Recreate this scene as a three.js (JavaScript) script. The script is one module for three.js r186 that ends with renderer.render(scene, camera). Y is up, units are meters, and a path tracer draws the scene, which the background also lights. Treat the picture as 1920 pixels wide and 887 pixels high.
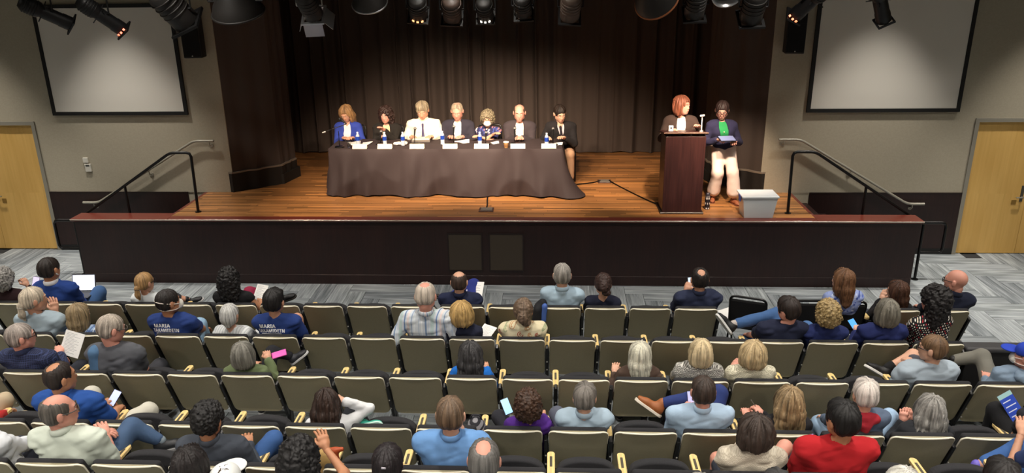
import * as THREE from 'three';
import { RoundedBoxGeometry } from 'three/addons/geometries/RoundedBoxGeometry.js';
import { mergeGeometries } from 'three/addons/utils/BufferGeometryUtils.js';
import { DecalGeometry } from 'three/addons/geometries/DecalGeometry.js';
import { RectAreaLightUniformsLib } from 'three/addons/lights/RectAreaLightUniformsLib.js';
RectAreaLightUniformsLib.init();

// ---------- camera, exposure, house light levels ----------
const scene = new THREE.Scene();
scene.background = new THREE.Color(0x000000);
const camera = new THREE.PerspectiveCamera(2 * Math.atan(443.5 / 1461.3253) * 180 / Math.PI, 1920 / 887, 0.05, 60);
camera.rotation.order = 'YXZ';
camera.position.set(0.925, 4.494, 10.5884);
camera.rotation.set(-0.3376, 0.0519, -0.0134);
const renderer = new THREE.WebGLRenderer({ antialias: true });
renderer.toneMapping = THREE.LinearToneMapping;
renderer.toneMappingExposure = 1.0;
renderer.shadowMap.enabled = true;
const HOUSE = 39, WALLWASH = 58, STAGE = 29;          // candela of a house downlight, a wall-wash downlight, a stage lantern
const HOUSE_COLOR = new THREE.Color(1.0, 0.93, 0.84), STAGE_COLOR = new THREE.Color(1.0, 0.78, 0.58);

// ---------- helpers ----------
const V = (x, y, z) => new THREE.Vector3(x, y, z);
let seed = 12345;
function rnd() { seed = (seed * 1664525 + 1013904223) >>> 0; return seed / 4294967296; }
const rr = (a, b) => a + (b - a) * rnd();
function hash3(x, y, z) { let h = (x * 374761393 + y * 668265263 + z * 2147483647) | 0; h = Math.imul(h ^ (h >>> 13), 1274126177); h ^= h >>> 16; return (h >>> 0) / 4294967296; }
function noise(x, y, z) {                              // value noise, -1 .. 1
  const X = Math.floor(x), Y = Math.floor(y), Z = Math.floor(z); let fx = x - X, fy = y - Y, fz = z - Z;
  fx = fx * fx * (3 - 2 * fx); fy = fy * fy * (3 - 2 * fy); fz = fz * fz * (3 - 2 * fz);
  const l = (a, b, t) => a + (b - a) * t;
  const a = l(l(hash3(X, Y, Z), hash3(X + 1, Y, Z), fx), l(hash3(X, Y + 1, Z), hash3(X + 1, Y + 1, Z), fx), fy);
  const b = l(l(hash3(X, Y, Z + 1), hash3(X + 1, Y, Z + 1), fx), l(hash3(X, Y + 1, Z + 1), hash3(X + 1, Y + 1, Z + 1), fx), fy);
  return l(a, b, fz) * 2 - 1;
}
const used = {};
function numbered(n) { const k = used[n] = (used[n] ?? -1) + 1; return k ? n + '_' + String(k).padStart(3, '0') : n; }
function add(parent, name, geo, mat) {
  const m = new THREE.Mesh(geo, mat); m.name = parent === scene ? numbered(name) : name; m.castShadow = m.receiveShadow = true; parent.add(m); return m;
}
function thing(name, label, category, p, group) {
  const g = new THREE.Group(); g.name = numbered(name); g.position.set(...p); g.userData = { label, category }; if (group) g.userData.group = group; scene.add(g); return g;
}
function tag(o, label, category, group) { o.userData = { label, category }; if (group) o.userData.group = group; return o; }
function struct(name, geo, mat) { const m = new THREE.Mesh(geo, mat); m.name = name; m.castShadow = m.receiveShadow = true; m.userData.kind = 'structure'; scene.add(m); return m; }
function structG(name) { const g = new THREE.Group(); g.name = name; g.userData.kind = 'structure'; scene.add(g); return g; }
function copyOf(proto, label, group) { const c = proto.clone(); c.name = numbered(proto.userData.base); c.userData = { label, category: proto.userData.category }; if (group) c.userData.group = group; scene.add(c); return c; }
function box(x0, x1, y0, y1, z0, z1) { const g = new THREE.BoxGeometry(x1 - x0, y1 - y0, z1 - z0); g.translate((x0 + x1) / 2, (y0 + y1) / 2, (z0 + z1) / 2); return g; }
function rbox(w, h, d, r, x = 0, y = 0, z = 0, seg = 2) { const g = new RoundedBoxGeometry(w, h, d, seg, r); g.translate(x, y, z); return g; }
function tube(pts, r, seg = 8, n = 0, closed = false) { return new THREE.TubeGeometry(new THREE.CatmullRomCurve3(pts.map(p => p.isVector3 ? p : V(...p)), closed, 'catmullrom', 0.5), n || pts.length * 6, r, seg, closed); }
function bar(a, b, r, seg = 10) {                      // straight closed cylinder between two points
  a = a.isVector3 ? a : V(...a); b = b.isVector3 ? b : V(...b); const d = b.clone().sub(a), g = new THREE.CylinderGeometry(r, r, d.length(), seg);
  g.applyQuaternion(new THREE.Quaternion().setFromUnitVectors(V(0, 1, 0), d.clone().normalize())); g.translate((a.x + b.x) / 2, (a.y + b.y) / 2, (a.z + b.z) / 2); return g;
}
function bentBar(pts, r, bend = 0.06, seg = 10) {      // polyline pipe with rounded corners
  const path = new THREE.CurvePath(); const P = pts.map(p => V(...p)); let cur = P[0];
  for (let i = 1; i < P.length; i++) {
    if (i < P.length - 1) {
      const a = P[i].clone().add(P[i - 1].clone().sub(P[i]).setLength(bend)), b = P[i].clone().add(P[i + 1].clone().sub(P[i]).setLength(bend));
      path.add(new THREE.LineCurve3(cur, a)); path.add(new THREE.QuadraticBezierCurve3(a, P[i], b)); cur = b;
    } else path.add(new THREE.LineCurve3(cur, P[i]));
  }
  return new THREE.TubeGeometry(path, pts.length * 12, r, seg, false);
}
const merge = list => mergeGeometries(list.map(g => { const h = g.index ? g.toNonIndexed() : g; for (const k of Object.keys(h.attributes)) if (!['position', 'normal', 'uv'].includes(k)) h.deleteAttribute(k); return h; }));
const matCache = {};
function M(color, rough = 0.85, o = {}) {
  const k = color + '|' + rough + '|' + JSON.stringify(o);
  return matCache[k] ??= new THREE.MeshStandardMaterial({ color, roughness: rough, side: THREE.DoubleSide, ...o });
}
function canvasTex(w, h, draw, sx = 1, sy = 1) {        // sx, sy: metres covered by the picture
  const c = document.createElement('canvas'); c.width = w; c.height = h; const x = c.getContext('2d'); draw(x, w, h);
  const t = new THREE.CanvasTexture(c); t.colorSpace = THREE.SRGBColorSpace; t.wrapS = t.wrapT = THREE.RepeatWrapping; t.repeat.set(1 / sx, 1 / sy); return t;
}
function patterned(w, h, sx, sy, draw, rough = 0.9) { return new THREE.MeshStandardMaterial({ map: canvasTex(w, h, draw, sx, sy), roughness: rough, side: THREE.DoubleSide }); }
const rgb = (r, g, b) => `rgb(${Math.max(0, Math.min(255, r | 0))},${Math.max(0, Math.min(255, g | 0))},${Math.max(0, Math.min(255, b | 0))})`;

// ---------- implicit surfaces: tapered capsules and ellipsoids joined by a smooth minimum, meshed with surface nets ----------
const cap = (a, b, ra, rb = ra, k = 0.03, o) => ({ t: 0, a, b, ra, rb, k, ...o });
const ell = (c, r, k = 0.02, o) => ({ t: 1, a: c, r, k, ...o });
function nets(prims, cell, disp) {
  const lo = [1e9, 1e9, 1e9], hi = [-1e9, -1e9, -1e9];
  for (const p of prims) {
    const m = p.t ? Math.max(...p.r) : Math.max(p.ra, p.rb), e = p.t ? p.a : p.b;
    p.lo = [Math.min(p.a.x, e.x) - m, Math.min(p.a.y, e.y) - m, Math.min(p.a.z, e.z) - m]; p.hi = [Math.max(p.a.x, e.x) + m, Math.max(p.a.y, e.y) + m, Math.max(p.a.z, e.z) + m];
    if (p.t) { p.lo = [p.a.x - p.r[0], p.a.y - p.r[1], p.a.z - p.r[2]]; p.hi = [p.a.x + p.r[0], p.a.y + p.r[1], p.a.z + p.r[2]]; }
    if (!p.sub) for (let i = 0; i < 3; i++) { lo[i] = Math.min(lo[i], p.lo[i]); hi[i] = Math.max(hi[i], p.hi[i]); }
  }
  const pad = 3 * cell + 0.012; const n = [0, 0, 0]; for (let i = 0; i < 3; i++) { lo[i] -= pad; n[i] = Math.ceil((hi[i] + pad - lo[i]) / cell) + 1; }
  const [nx, ny, nz] = n, F = new Float32Array(nx * ny * nz).fill(1);
  for (const p of prims) {
    const g = p.k + 2 * cell + 0.01, i0 = [], i1 = [];
    for (let i = 0; i < 3; i++) { i0[i] = Math.max(0, Math.floor((p.lo[i] - g - lo[i]) / cell)); i1[i] = Math.min(n[i] - 1, Math.ceil((p.hi[i] + g - lo[i]) / cell)); }
    let bx, by, bz, bb; if (!p.t) { bx = p.b.x - p.a.x; by = p.b.y - p.a.y; bz = p.b.z - p.a.z; bb = bx * bx + by * by + bz * bz + 1e-9; }
    for (let z = i0[2]; z <= i1[2]; z++) for (let y = i0[1]; y <= i1[1]; y++) for (let x = i0[0]; x <= i1[0]; x++) {
      const px = lo[0] + x * cell - p.a.x, py = lo[1] + y * cell - p.a.y, pz = lo[2] + z * cell - p.a.z; let d;
      if (p.t) { const ax = px / p.r[0], ay = py / p.r[1], az = pz / p.r[2], k0 = Math.hypot(ax, ay, az), k1 = Math.hypot(ax / p.r[0], ay / p.r[1], az / p.r[2]); d = k0 * (k0 - 1) / (k1 + 1e-9); }
      else { let t = (px * bx + py * by + pz * bz) / bb; t = t < 0 ? 0 : t > 1 ? 1 : t; const dx = px - bx * t, dy = py - by * t, dz = pz - bz * t; d = Math.sqrt(dx * dx + dy * dy + dz * dz) - (p.ra + (p.rb - p.ra) * t); }
      const q = x + nx * (y + ny * z), f = F[q];
      if (p.sub) { const e = -d, h = Math.max(p.k - Math.abs(f - e), 0) / p.k; F[q] = Math.max(f, e) + h * h * p.k / 4; }
      else { const h = Math.max(p.k - Math.abs(f - d), 0) / p.k; F[q] = Math.min(f, d) - h * h * p.k / 4; }
    }
  }
  if (disp) for (let z = 0, q = 0; z < nz; z++) for (let y = 0; y < ny; y++) for (let x = 0; x < nx; x++, q++) if (Math.abs(F[q]) < 0.05) F[q] += disp(lo[0] + x * cell, lo[1] + y * cell, lo[2] + z * cell);
  const map = new Int32Array(nx * ny * nz).fill(-1), pos = [], idx = [], sx = 1, sy = nx, sz = nx * ny;
  const off = [0, sx, sy, sx + sy, sz, sx + sz, sy + sz, sx + sy + sz], E = [[0, 1], [2, 3], [4, 5], [6, 7], [0, 2], [1, 3], [4, 6], [5, 7], [0, 4], [1, 5], [2, 6], [3, 7]];
  for (let z = 0; z < nz - 1; z++) for (let y = 0; y < ny - 1; y++) for (let x = 0; x < nx - 1; x++) {
    const q = x + sy * y + sz * z; let m = 0; for (let i = 0; i < 8; i++) if (F[q + off[i]] < 0) m |= 1 << i; if (m === 0 || m === 255) continue;
    let cx = 0, cy = 0, cz = 0, c = 0;
    for (const [a, b] of E) { const sa = m >> a & 1, sb = m >> b & 1; if (sa === sb) continue; const fa = F[q + off[a]], fb = F[q + off[b]], t = fa / (fa - fb); cx += (a & 1) + ((b & 1) - (a & 1)) * t; cy += (a >> 1 & 1) + ((b >> 1 & 1) - (a >> 1 & 1)) * t; cz += (a >> 2) + ((b >> 2) - (a >> 2)) * t; c++; }
    map[q] = pos.length / 3; pos.push(lo[0] + (x + cx / c) * cell, lo[1] + (y + cy / c) * cell, lo[2] + (z + cz / c) * cell);
  }
  const quad = (a, b, c, d, fl) => { if (a < 0 || b < 0 || c < 0 || d < 0) return; if (fl) idx.push(a, b, c, a, c, d); else idx.push(a, c, b, a, d, c); };
  for (let z = 1; z < nz - 1; z++) for (let y = 1; y < ny - 1; y++) for (let x = 1; x < nx - 1; x++) {
    const q = x + sy * y + sz * z, s = F[q] < 0;
    if (s !== F[q + sx] < 0) quad(map[q - sy - sz], map[q - sz], map[q], map[q - sy], s);
    if (s !== F[q + sy] < 0) quad(map[q - sx - sz], map[q - sx], map[q], map[q - sz], s);
    if (s !== F[q + sz] < 0) quad(map[q - sx - sy], map[q - sy], map[q], map[q - sx], s);
  }
  const g = new THREE.BufferGeometry(); g.setAttribute('position', new THREE.Float32BufferAttribute(pos, 3)); g.setIndex(idx); g.computeVertexNormals();
  const uv = new Float32Array(pos.length / 3 * 2); for (let i = 0; i < uv.length / 2; i++) { uv[2 * i] = pos[3 * i] + 0.35 * pos[3 * i + 2]; uv[2 * i + 1] = pos[3 * i + 1] + 0.35 * pos[3 * i + 2]; } g.setAttribute('uv', new THREE.BufferAttribute(uv, 2));
  return g;
}

// ---------- room shell ----------
const SH = 1.02, WZ = -1.43;                            // stage height, plane of the front walls
function noisy(base, amp, size = 256, sx = 1, sy = 1, fx = 60, fy = 60) {
  return canvasTex(size, size, (x, w, h) => { const im = x.createImageData(w, h); for (let j = 0; j < h; j++) for (let i = 0; i < w; i++) { const n = noise(i / w * fx, j / h * fy, 3) * 0.6 + (hash3(i, j, 9) - 0.5) * 0.8, o = (j * w + i) * 4; for (let c = 0; c < 3; c++) im.data[o + c] = Math.max(0, Math.min(255, base[c] + amp * n)); im.data[o + 3] = 255; } x.putImageData(im, 0, 0); }, sx, sy);
}
const wallMat = new THREE.MeshStandardMaterial({ map: noisy([172, 164, 145], 5), roughness: 0.92 });
const darkWood = new THREE.MeshStandardMaterial({ map: canvasTex(512, 512, (x, w, h) => { const im = x.createImageData(w, h); for (let j = 0; j < h; j++) for (let i = 0; i < w; i++) { const n = noise(i / 7, j / 160, 1) * 0.5 + noise(i / 2.5, j / 60, 5) * 0.35 + noise(i / 90, j / 200, 8) * 0.4, o = (j * w + i) * 4; im.data[o] = 36 + 9 * n; im.data[o + 1] = 18 + 6 * n; im.data[o + 2] = 16 + 5 * n; im.data[o + 3] = 255; } x.putImageData(im, 0, 0); }, 1, 1), roughness: 0.42 });
const lipMat = new THREE.MeshStandardMaterial({ map: canvasTex(512, 256, (x, w, h) => { const im = x.createImageData(w, h); for (let j = 0; j < h; j++) for (let i = 0; i < w; i++) { const n = noise(i / 120, j / 6, 1) * 0.6 + noise(i / 40, j / 2.5, 5) * 0.4, o = (j * w + i) * 4; im.data[o] = 104 + 16 * n; im.data[o + 1] = 46 + 10 * n; im.data[o + 2] = 36 + 8 * n; im.data[o + 3] = 255; } x.putImageData(im, 0, 0); }, 1.6, 0.4), roughness: 0.3 });
const blackPaint = M('#1b1714', 0.75), blackMetal = M('#0d0d0e', 0.35, { metalness: 0.2 }), greyTrim = M('#8d897d', 0.6), steel = M('#b9b7b0', 0.35, { metalness: 0.8 });

// floor: dark subfloor with a herringbone of carpet planks
const floor = structG('floor');
add(floor, 'subfloor', box(-11, 11, -0.2, -0.012, WZ - 0.3, 17), M('#2c2e30', 0.95));
function carpetTex(s) { return canvasTex(512, 128, (x, w, h) => { const im = x.createImageData(w, h); const base = [[132, 138, 141], [146, 152, 155], [120, 126, 130], [138, 144, 146]][s]; for (let j = 0; j < h; j++) for (let i = 0; i < w; i++) { const n = noise(i / 130, j / 5, s * 7) * 0.7 + noise(i / 40, j / 2, s * 7 + 3) * 0.35 + noise(i / 200, j / 26, s + 20) * 0.9 + (hash3(i, j, s) - 0.5) * 0.35, o = (j * w + i) * 4; for (let c = 0; c < 3; c++) im.data[o + c] = base[c] + 27 * n; im.data[o + 3] = 255; } x.putImageData(im, 0, 0); }, 1, 1); }
const carpetMats = [0, 1, 2, 3].map(s => new THREE.MeshStandardMaterial({ map: carpetTex(s), roughness: 0.97 }));
{
  const L = 1.0, W = 0.25, gap = 0.004, gx = rbox(L - gap, 0.012, W - gap, 0.004, 0, -0.006, 0, 1);
  const uvFix = g => { const p = g.attributes.position, u = g.attributes.uv; for (let i = 0; i < p.count; i++) u.setXY(i, p.getX(i) / L + 0.5, p.getZ(i) / W + 0.5); return g; };
  uvFix(gx); const gz = gx.clone().rotateY(Math.PI / 2), rest = [];
  const seen = (x, z) => (Math.abs(x) > 6.0 ? z > -1.93 : z > -0.3) && Math.abs(x) < 9.2 && (z < 2.7 || (x > 5.2 && x < 8.0 && z < 3.5));
  const list = [];
  for (let j = -8; j < 40; j++) for (let i = -48; i < 48; i++) {
    const r = (((i - j) % 8) + 8) % 8;
    if (r === 0) list.push([(i + 2) * W, (j + 0.5) * W, 0, i, j]);
    if (r === 7) list.push([(i + 0.5) * W, (j + 2) * W, 1, i, j]);
  }
  let k = 0;
  for (const [px, pz, hz, i, j] of list) {
    if (Math.abs(px) > 10.5 || pz < WZ - 0.5 || pz > 8.6) continue;
    const m = carpetMats[Math.floor(hash3(i, j, hz) * 4)];
    if (seen(px, pz) && k < 298) { const t = add(floor, 'carpet_plank', hz ? gz : gx, m); t.position.set(px, 0, pz); k++; }
    else { const c = (hz ? gz : gx).clone(); c.translate(px, 0, pz); rest.push(c); }
  }
  console.log('carpet planks', k);
  if (rest.length) { const o = add(floor, 'carpet_planks_beyond', merge(rest), carpetMats[0]); o.userData.kind = 'stuff'; }
}
// raised tiers for the rear rows
const tierMat = carpetMats[2];
struct('trim_1', box(-11, 11, -0.01, 0.19, 5.05, 8.0), tierMat);
struct('trim_2', box(-11, 11, 0.18, 0.42, 5.95, 9.0), tierMat);

// front walls beside the stage opening, with a double door each
const DX = 7.4, DS = 8.34, DE = 9.28, DH = 2.134, CEIL = 5.7, PX = 4.22;
function frontWall(side) {
  const s = side === 'left' ? -1 : 1, g = structG('wall_front_' + side), X = (a, b) => s < 0 ? [-b, -a] : [a, b];
  const piece = (n, a, b, y0, y1, z0 = WZ - 0.2, z1 = WZ, m = wallMat) => { const [x0, x1] = X(a, b), gg = box(x0, x1, y0, y1, z0, z1), p = gg.attributes.position, u = gg.attributes.uv; for (let i = 0; i < p.count; i++) u.setXY(i, p.getX(i), p.getY(i)); return add(g, n, gg, m); };
  piece('wall_panel', PX, DX - 0.06, SH, CEIL); piece('wall_panel', PX, DX - 0.06, 0, SH); piece('wall_panel', DX - 0.06, DE + 0.06, DH + 0.06, CEIL); piece('wall_panel', DE + 0.06, 10.6, 0, CEIL);
  piece('wainscot', 5.0, DX - 0.06, 0.1, SH, WZ, WZ + 0.012, darkWood); piece('wainscot_base', 5.0, DX - 0.06, 0, 0.1, WZ, WZ + 0.018, M('#0c0b0b', 0.6));
  piece('wainscot_cap', 5.0, DX - 0.06, SH - 0.012, SH + 0.006, WZ, WZ + 0.016, M('#241512', 0.5));
  // frame and leaves
  const d = structG(side === 'left' ? 'door_1' : 'door_2');
  const part = (n, gg, m) => add(d, n, gg, m), veneer = doorMat;
  const fr = (a, b, y0, y1, z0, z1) => { const [x0, x1] = X(a, b); return box(x0, x1, y0, y1, z0, z1); };
  part('frame_jamb', fr(DX - 0.06, DX, 0, DH + 0.06, WZ - 0.2, WZ + 0.02), greyTrim); part('frame_jamb', fr(DE, DE + 0.06, 0, DH + 0.06, WZ - 0.2, WZ + 0.02), greyTrim); part('frame_head', fr(DX, DE, DH, DH + 0.06, WZ - 0.2, WZ + 0.02), greyTrim);
  for (const [a, b, near] of [[DX + 0.003, DS - 0.002, 1], [DS + 0.002, DE - 0.003, 0]]) {
    const gg = fr(a, b, 0.012, DH - 0.004, WZ - 0.075, WZ - 0.03), p = gg.attributes.position, u = gg.attributes.uv; for (let i = 0; i < p.count; i++) u.setXY(i, p.getX(i), p.getY(i));
    const leaf = part('door_leaf', gg, veneer);
    const hx = near ? a : b;
    for (const y of [0.28, 1.08, 1.9]) add(leaf, 'hinge', bar([s * hx, y - 0.06, WZ - 0.02], [s * hx, y + 0.06, WZ - 0.02], 0.012), M('#2a2622', 0.4, { metalness: 0.7 }));
    const lx = near ? b - 0.07 : a + 0.07, dir = near ? -1 : 1;
    add(leaf, 'lock_plate', rbox(0.045, 0.26, 0.008, 0.003, s * lx, 1.0, WZ - 0.026), M('#6b6862', 0.35, { metalness: 0.8 }));
    add(leaf, 'lever_handle', merge([bar([s * lx, 0.95, WZ - 0.026], [s * lx, 0.95, WZ + 0.03], 0.011), bar([s * lx, 0.95, WZ + 0.03], [s * (lx + dir * 0.11), 0.95, WZ + 0.03], 0.01)]), steel);
    add(leaf, 'catch_plate', rbox(0.075, 0.075, 0.005, 0.002, s * (lx + dir * 0.1), 0.86, WZ - 0.027), M('#a07c3e', 0.45, { metalness: 0.5 }));
  }
  return g;
}
const doorMat = new THREE.MeshStandardMaterial({ map: canvasTex(512, 512, (x, w, h) => { const im = x.createImageData(w, h); for (let j = 0; j < h; j++) for (let i = 0; i < w; i++) { const n = noise(i / 14, j / 300, 1) * 0.5 + noise(i / 4, j / 110, 5) * 0.3 + noise(i / 70, j / 260, 2) * 0.7, o = (j * w + i) * 4; im.data[o] = 222 + 7 * n; im.data[o + 1] = 178 + 8 * n; im.data[o + 2] = 100 + 8 * n; im.data[o + 3] = 255; } x.putImageData(im, 0, 0); }, 1, 1), roughness: 0.5 });
frontWall('left'); frontWall('right');
struct('wall_left', box(-10.8, -10.6, -0.2, CEIL, WZ - 0.4, 17), wallMat); struct('wall_right', box(10.6, 10.8, -0.2, CEIL, WZ - 0.4, 17), wallMat); struct('wall_rear', box(-10.8, 10.8, -0.2, CEIL, 16.8, 17), wallMat);
struct('ceiling', box(-10.8, 10.8, CEIL, CEIL + 0.2, -5.2, 17), M('#4a4845', 0.95));
struct('wall_proscenium_header', box(-PX - 0.02, PX + 0.02, 4.75, CEIL, WZ - 0.2, WZ), blackPaint);
struct('wall_stage_rear', box(-5.6, 5.6, 0, CEIL, -5.2, -5.0), M('#121110', 0.95));
struct('wall_stage_left', box(-5.6, -5.4, 0, CEIL, -5.0, WZ - 0.2), M('#121110', 0.95)); struct('wall_stage_right', box(5.4, 5.6, 0, CEIL, -5.0, WZ - 0.2), M('#121110', 0.95));

// stage platform
const stageFloorMat = new THREE.MeshStandardMaterial({ map: canvasTex(2048, 1024, (x, w, h) => {
  const rows = 32, rh = h / rows; let s = 7; const r = () => (s = (s * 1103515245 + 12345) >>> 0) / 4294967296;
  for (let j = 0; j < rows; j++) { let px = -r() * 500; while (px < w) { const len = 250 + r() * 650, t = r(), b = 0.78 + 0.4 * r(); x.fillStyle = rgb((142 + 30 * t) * b, (98 + 20 * t) * b, (58 + 10 * t) * b); x.fillRect(px, j * rh, len, rh);
    for (let q = 0; q < 16; q++) { x.fillStyle = `rgba(${r() < 0.6 ? '64,36,14' : '210,150,90'},${0.05 + 0.13 * r()})`; const l = 50 + r() * 280; x.fillRect(px + r() * len, j * rh + r() * rh, l, 1 + r() * 2.5); }
    x.fillStyle = 'rgba(40,22,10,0.75)'; x.fillRect(px, j * rh, 2, rh); px += len; } x.fillStyle = 'rgba(46,26,12,0.6)'; x.fillRect(0, j * rh, w, 1.6); }
}, 3.6, 1.92), roughness: 0.36 });
function metreUV(g, ax, ay) { const p = g.attributes.position, u = g.attributes.uv; for (let i = 0; i < p.count; i++) u.setXY(i, p['get' + ax](i), p['get' + ay](i)); return g; }
const stage = structG('floor_stage');
add(stage, 'floorboards', metreUV(box(-4.68, 4.68, SH - 0.04, SH, -0.16, -0.0 - 0.12), 'X', 'Z'), stageFloorMat);
add(stage, 'floorboards', metreUV(box(-4.68, 4.68, SH - 0.04, SH, -1.43, -0.16), 'X', 'Z'), stageFloorMat);
add(stage, 'floorboards', metreUV(box(-5.4, 5.4, SH - 0.04, SH, -5.0, -1.43), 'X', 'Z'), stageFloorMat);
add(stage, 'front_panel', metreUV(box(-6.1, 6.1, 0.15, SH - 0.04, -0.1, -0.03), 'X', 'Y'), darkWood);
for (const s of [-1, 1]) add(stage, 'return_panel', metreUV(box(s < 0 ? -6.1 : 6.02, s < 0 ? -6.02 : 6.1, 0, SH - 0.04, -0.3, -0.1), 'Z', 'Y'), darkWood);
add(stage, 'toe_rail', metreUV(rbox(12.2, 0.15, 0.09, 0.006, 0, 0.075, -0.07), 'X', 'Y'), darkWood);
for (const s of [-1, 1]) { const x0 = s < 0 ? -6.143 : 4.68; add(stage, 'ledge', metreUV(rbox(1.463, 0.04, 0.3, 0.008, x0 + 0.7315, SH - 0.02, -0.15), 'X', 'Z'), lipMat); }
add(stage, 'nosing', metreUV(rbox(9.36, 0.042, 0.15, 0.012, 0, SH - 0.0195, -0.075, 3), 'X', 'Z'), lipMat);
add(stage, 'nosing_edge', rbox(12.29, 0.016, 0.012, 0.005, 0, SH - 0.014, 0.002, 3), M('#cfc4b4', 0.3, { metalness: 0.6 }));
// recessed ports in the front panel
for (const [x0, x1] of [[-0.552, -0.078], [0.052, 0.525]]) {
  add(stage, 'port_frame', merge([box(x0 - 0.02, x1 + 0.02, 0.795, 0.815, -0.03, -0.018), box(x0 - 0.02, x1 + 0.02, 0.22, 0.24, -0.03, -0.018), box(x0 - 0.02, x0, 0.24, 0.795, -0.03, -0.018), box(x1, x1 + 0.02, 0.24, 0.795, -0.03, -0.018)]), M('#1d0f0d', 0.5));
  add(stage, 'port_grille', box(x0, x1, 0.24, 0.795, -0.03, -0.024), M('#3a3126', 0.7));
}
// side stairs behind the ledges: six risers down to the hall floor
for (const s of [-1, 1]) {
  const g = structG(s < 0 ? 'trim_stair_left' : 'trim_stair_right');
  for (let i = 1; i < 6; i++) { const a = 4.68 + (i - 1) * 0.3, b = a + 0.3, y = SH - i * 0.17; add(g, 'tread', metreUV(box(s < 0 ? -b : a, s < 0 ? -a : b, y - 0.03, y, -1.43, -0.3), 'Z', 'X'), darkWood); add(g, 'riser', metreUV(box(s < 0 ? -b : a, s < 0 ? -a : b, 0, y - 0.03, -1.42, -0.31), 'X', 'Y'), blackPaint); }
  add(g, 'top_nosing', rbox(0.06, 0.042, 1.12, 0.012, s * 4.69, SH - 0.0195, -0.87), lipMat);
}
// splayed black side walls of the opening, with a ledged base and a plinth block
for (const s of [-1, 1]) {
  const g = structG(s < 0 ? 'wall_splay_left' : 'wall_splay_right');
  const A = [4.25, -1.43], B = [3.6, -1.96], C = [3.5, -2.45], D = [3.75, -2.6], pts = [];
  const line = (p, q, n, w) => { for (let i = 0; i < n; i++) { const t = i / n, nx = q[1] - p[1], nz = -(q[0] - p[0]), l = Math.hypot(nx, nz), k = w * Math.sin(t * Math.PI * 5) * Math.sin(t * Math.PI); pts.push([p[0] + (q[0] - p[0]) * t + nx / l * k, p[1] + (q[1] - p[1]) * t + nz / l * k]); } };
  line(A, B, 40, 0.022); line(B, C, 14, 0.012); pts.push(C, D, [4.5, -2.6], [4.5, -1.5]);
  const mk = (pp, y0, y1) => { const sh = new THREE.Shape(pp.map(p => new THREE.Vector2(s * p[0], -p[1]))); const e = new THREE.ExtrudeGeometry(sh, { depth: y1 - y0, bevelEnabled: false }); e.rotateX(-Math.PI / 2); e.translate(0, y0, 0); return e; };
  add(g, 'drape_face', mk(pts, SH, CEIL), drapeMat());
  const off = (k) => pts.map((p, i) => i < 55 ? [p[0] - k * 0.75, p[1] + k * 0.6] : p);
  add(g, 'base_board', mk(off(0.03), SH, SH + 0.31), blackPaint);
  add(g, 'base_ledge', mk(off(0.038), SH + 0.31, SH + 0.335), M('#7d7266', 0.5));
  add(g, 'plinth_block', mk([[3.66, -1.9], [3.56, -1.94], [3.44, -2.46], [3.56, -2.56], [3.8, -2.5]], SH, SH + 0.17), blackPaint);
}
function drapeMat() { return matCache.drape ??= new THREE.MeshPhysicalMaterial({ color: '#4a3f39', roughness: 0.95, sheen: 0.4, sheenRoughness: 0.5, sheenColor: new THREE.Color(0.35, 0.27, 0.22), side: THREE.DoubleSide }); }

// back curtain, one long pleated drape
function pleated(x0, x1, y0, y1, z, amp, per, sd) {
  const n = Math.round((x1 - x0) / 0.02), m = 26, pos = [], uv = [], idx = [];
  for (let j = 0; j <= m; j++) for (let i = 0; i <= n; i++) {
    const x = x0 + (x1 - x0) * i / n, t = j / m, y = y0 + (y1 - y0) * t, ph = x / per * 6.283 + 2.2 * noise(x * 1.3, sd, 0) + 0.25 * noise(x * 3, t * 2, sd), k = 0.65 + 0.5 * noise(x * 1.9, sd + 4, 0);
    const zz = z + amp * k * (Math.sin(ph) + 0.35 * Math.sin(2.3 * ph + 1)) + 0.03 * noise(x * 0.8, t * 3, sd + 7), hem = j === 0 ? 0.012 * noise(x * 4, 1, sd) : 0;
    pos.push(x + 0.3 * amp * Math.cos(ph), y + hem, zz); uv.push(x, y);
  }
  for (let j = 0; j < m; j++) for (let i = 0; i < n; i++) { const a = j * (n + 1) + i, b = a + 1, c = a + n + 1, d = c + 1; idx.push(a, b, d, a, d, c); }
  const g = new THREE.BufferGeometry(); g.setAttribute('position', new THREE.Float32BufferAttribute(pos, 3)); g.setAttribute('uv', new THREE.Float32BufferAttribute(uv, 2)); g.setIndex(idx); g.computeVertexNormals(); return g;
}
tag(add(scene, 'stage_curtain', pleated(-5.2, 5.2, SH + 0.015, 5.5, -4.2, 0.085, 0.34, 11), drapeMat()), 'black pleated back curtain hanging across the whole stage', 'curtain');
{ const sideC = (s, nm, label) => { const g = pleated(-0.75, 0.75, SH + 0.015, 5.4, 0, 0.05, 0.28, 20 + s); g.rotateY(s * 1.15); g.translate(s * 4.02, 0, -3.3); tag(add(scene, nm, g, drapeMat()), label, 'curtain'); };
  sideC(-1, 'wing_curtain', 'black wing curtain at the left edge of the stage behind the splayed wall'); sideC(1, 'wing_curtain', 'black wing curtain at the right edge of the stage behind the standing women'); }

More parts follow.
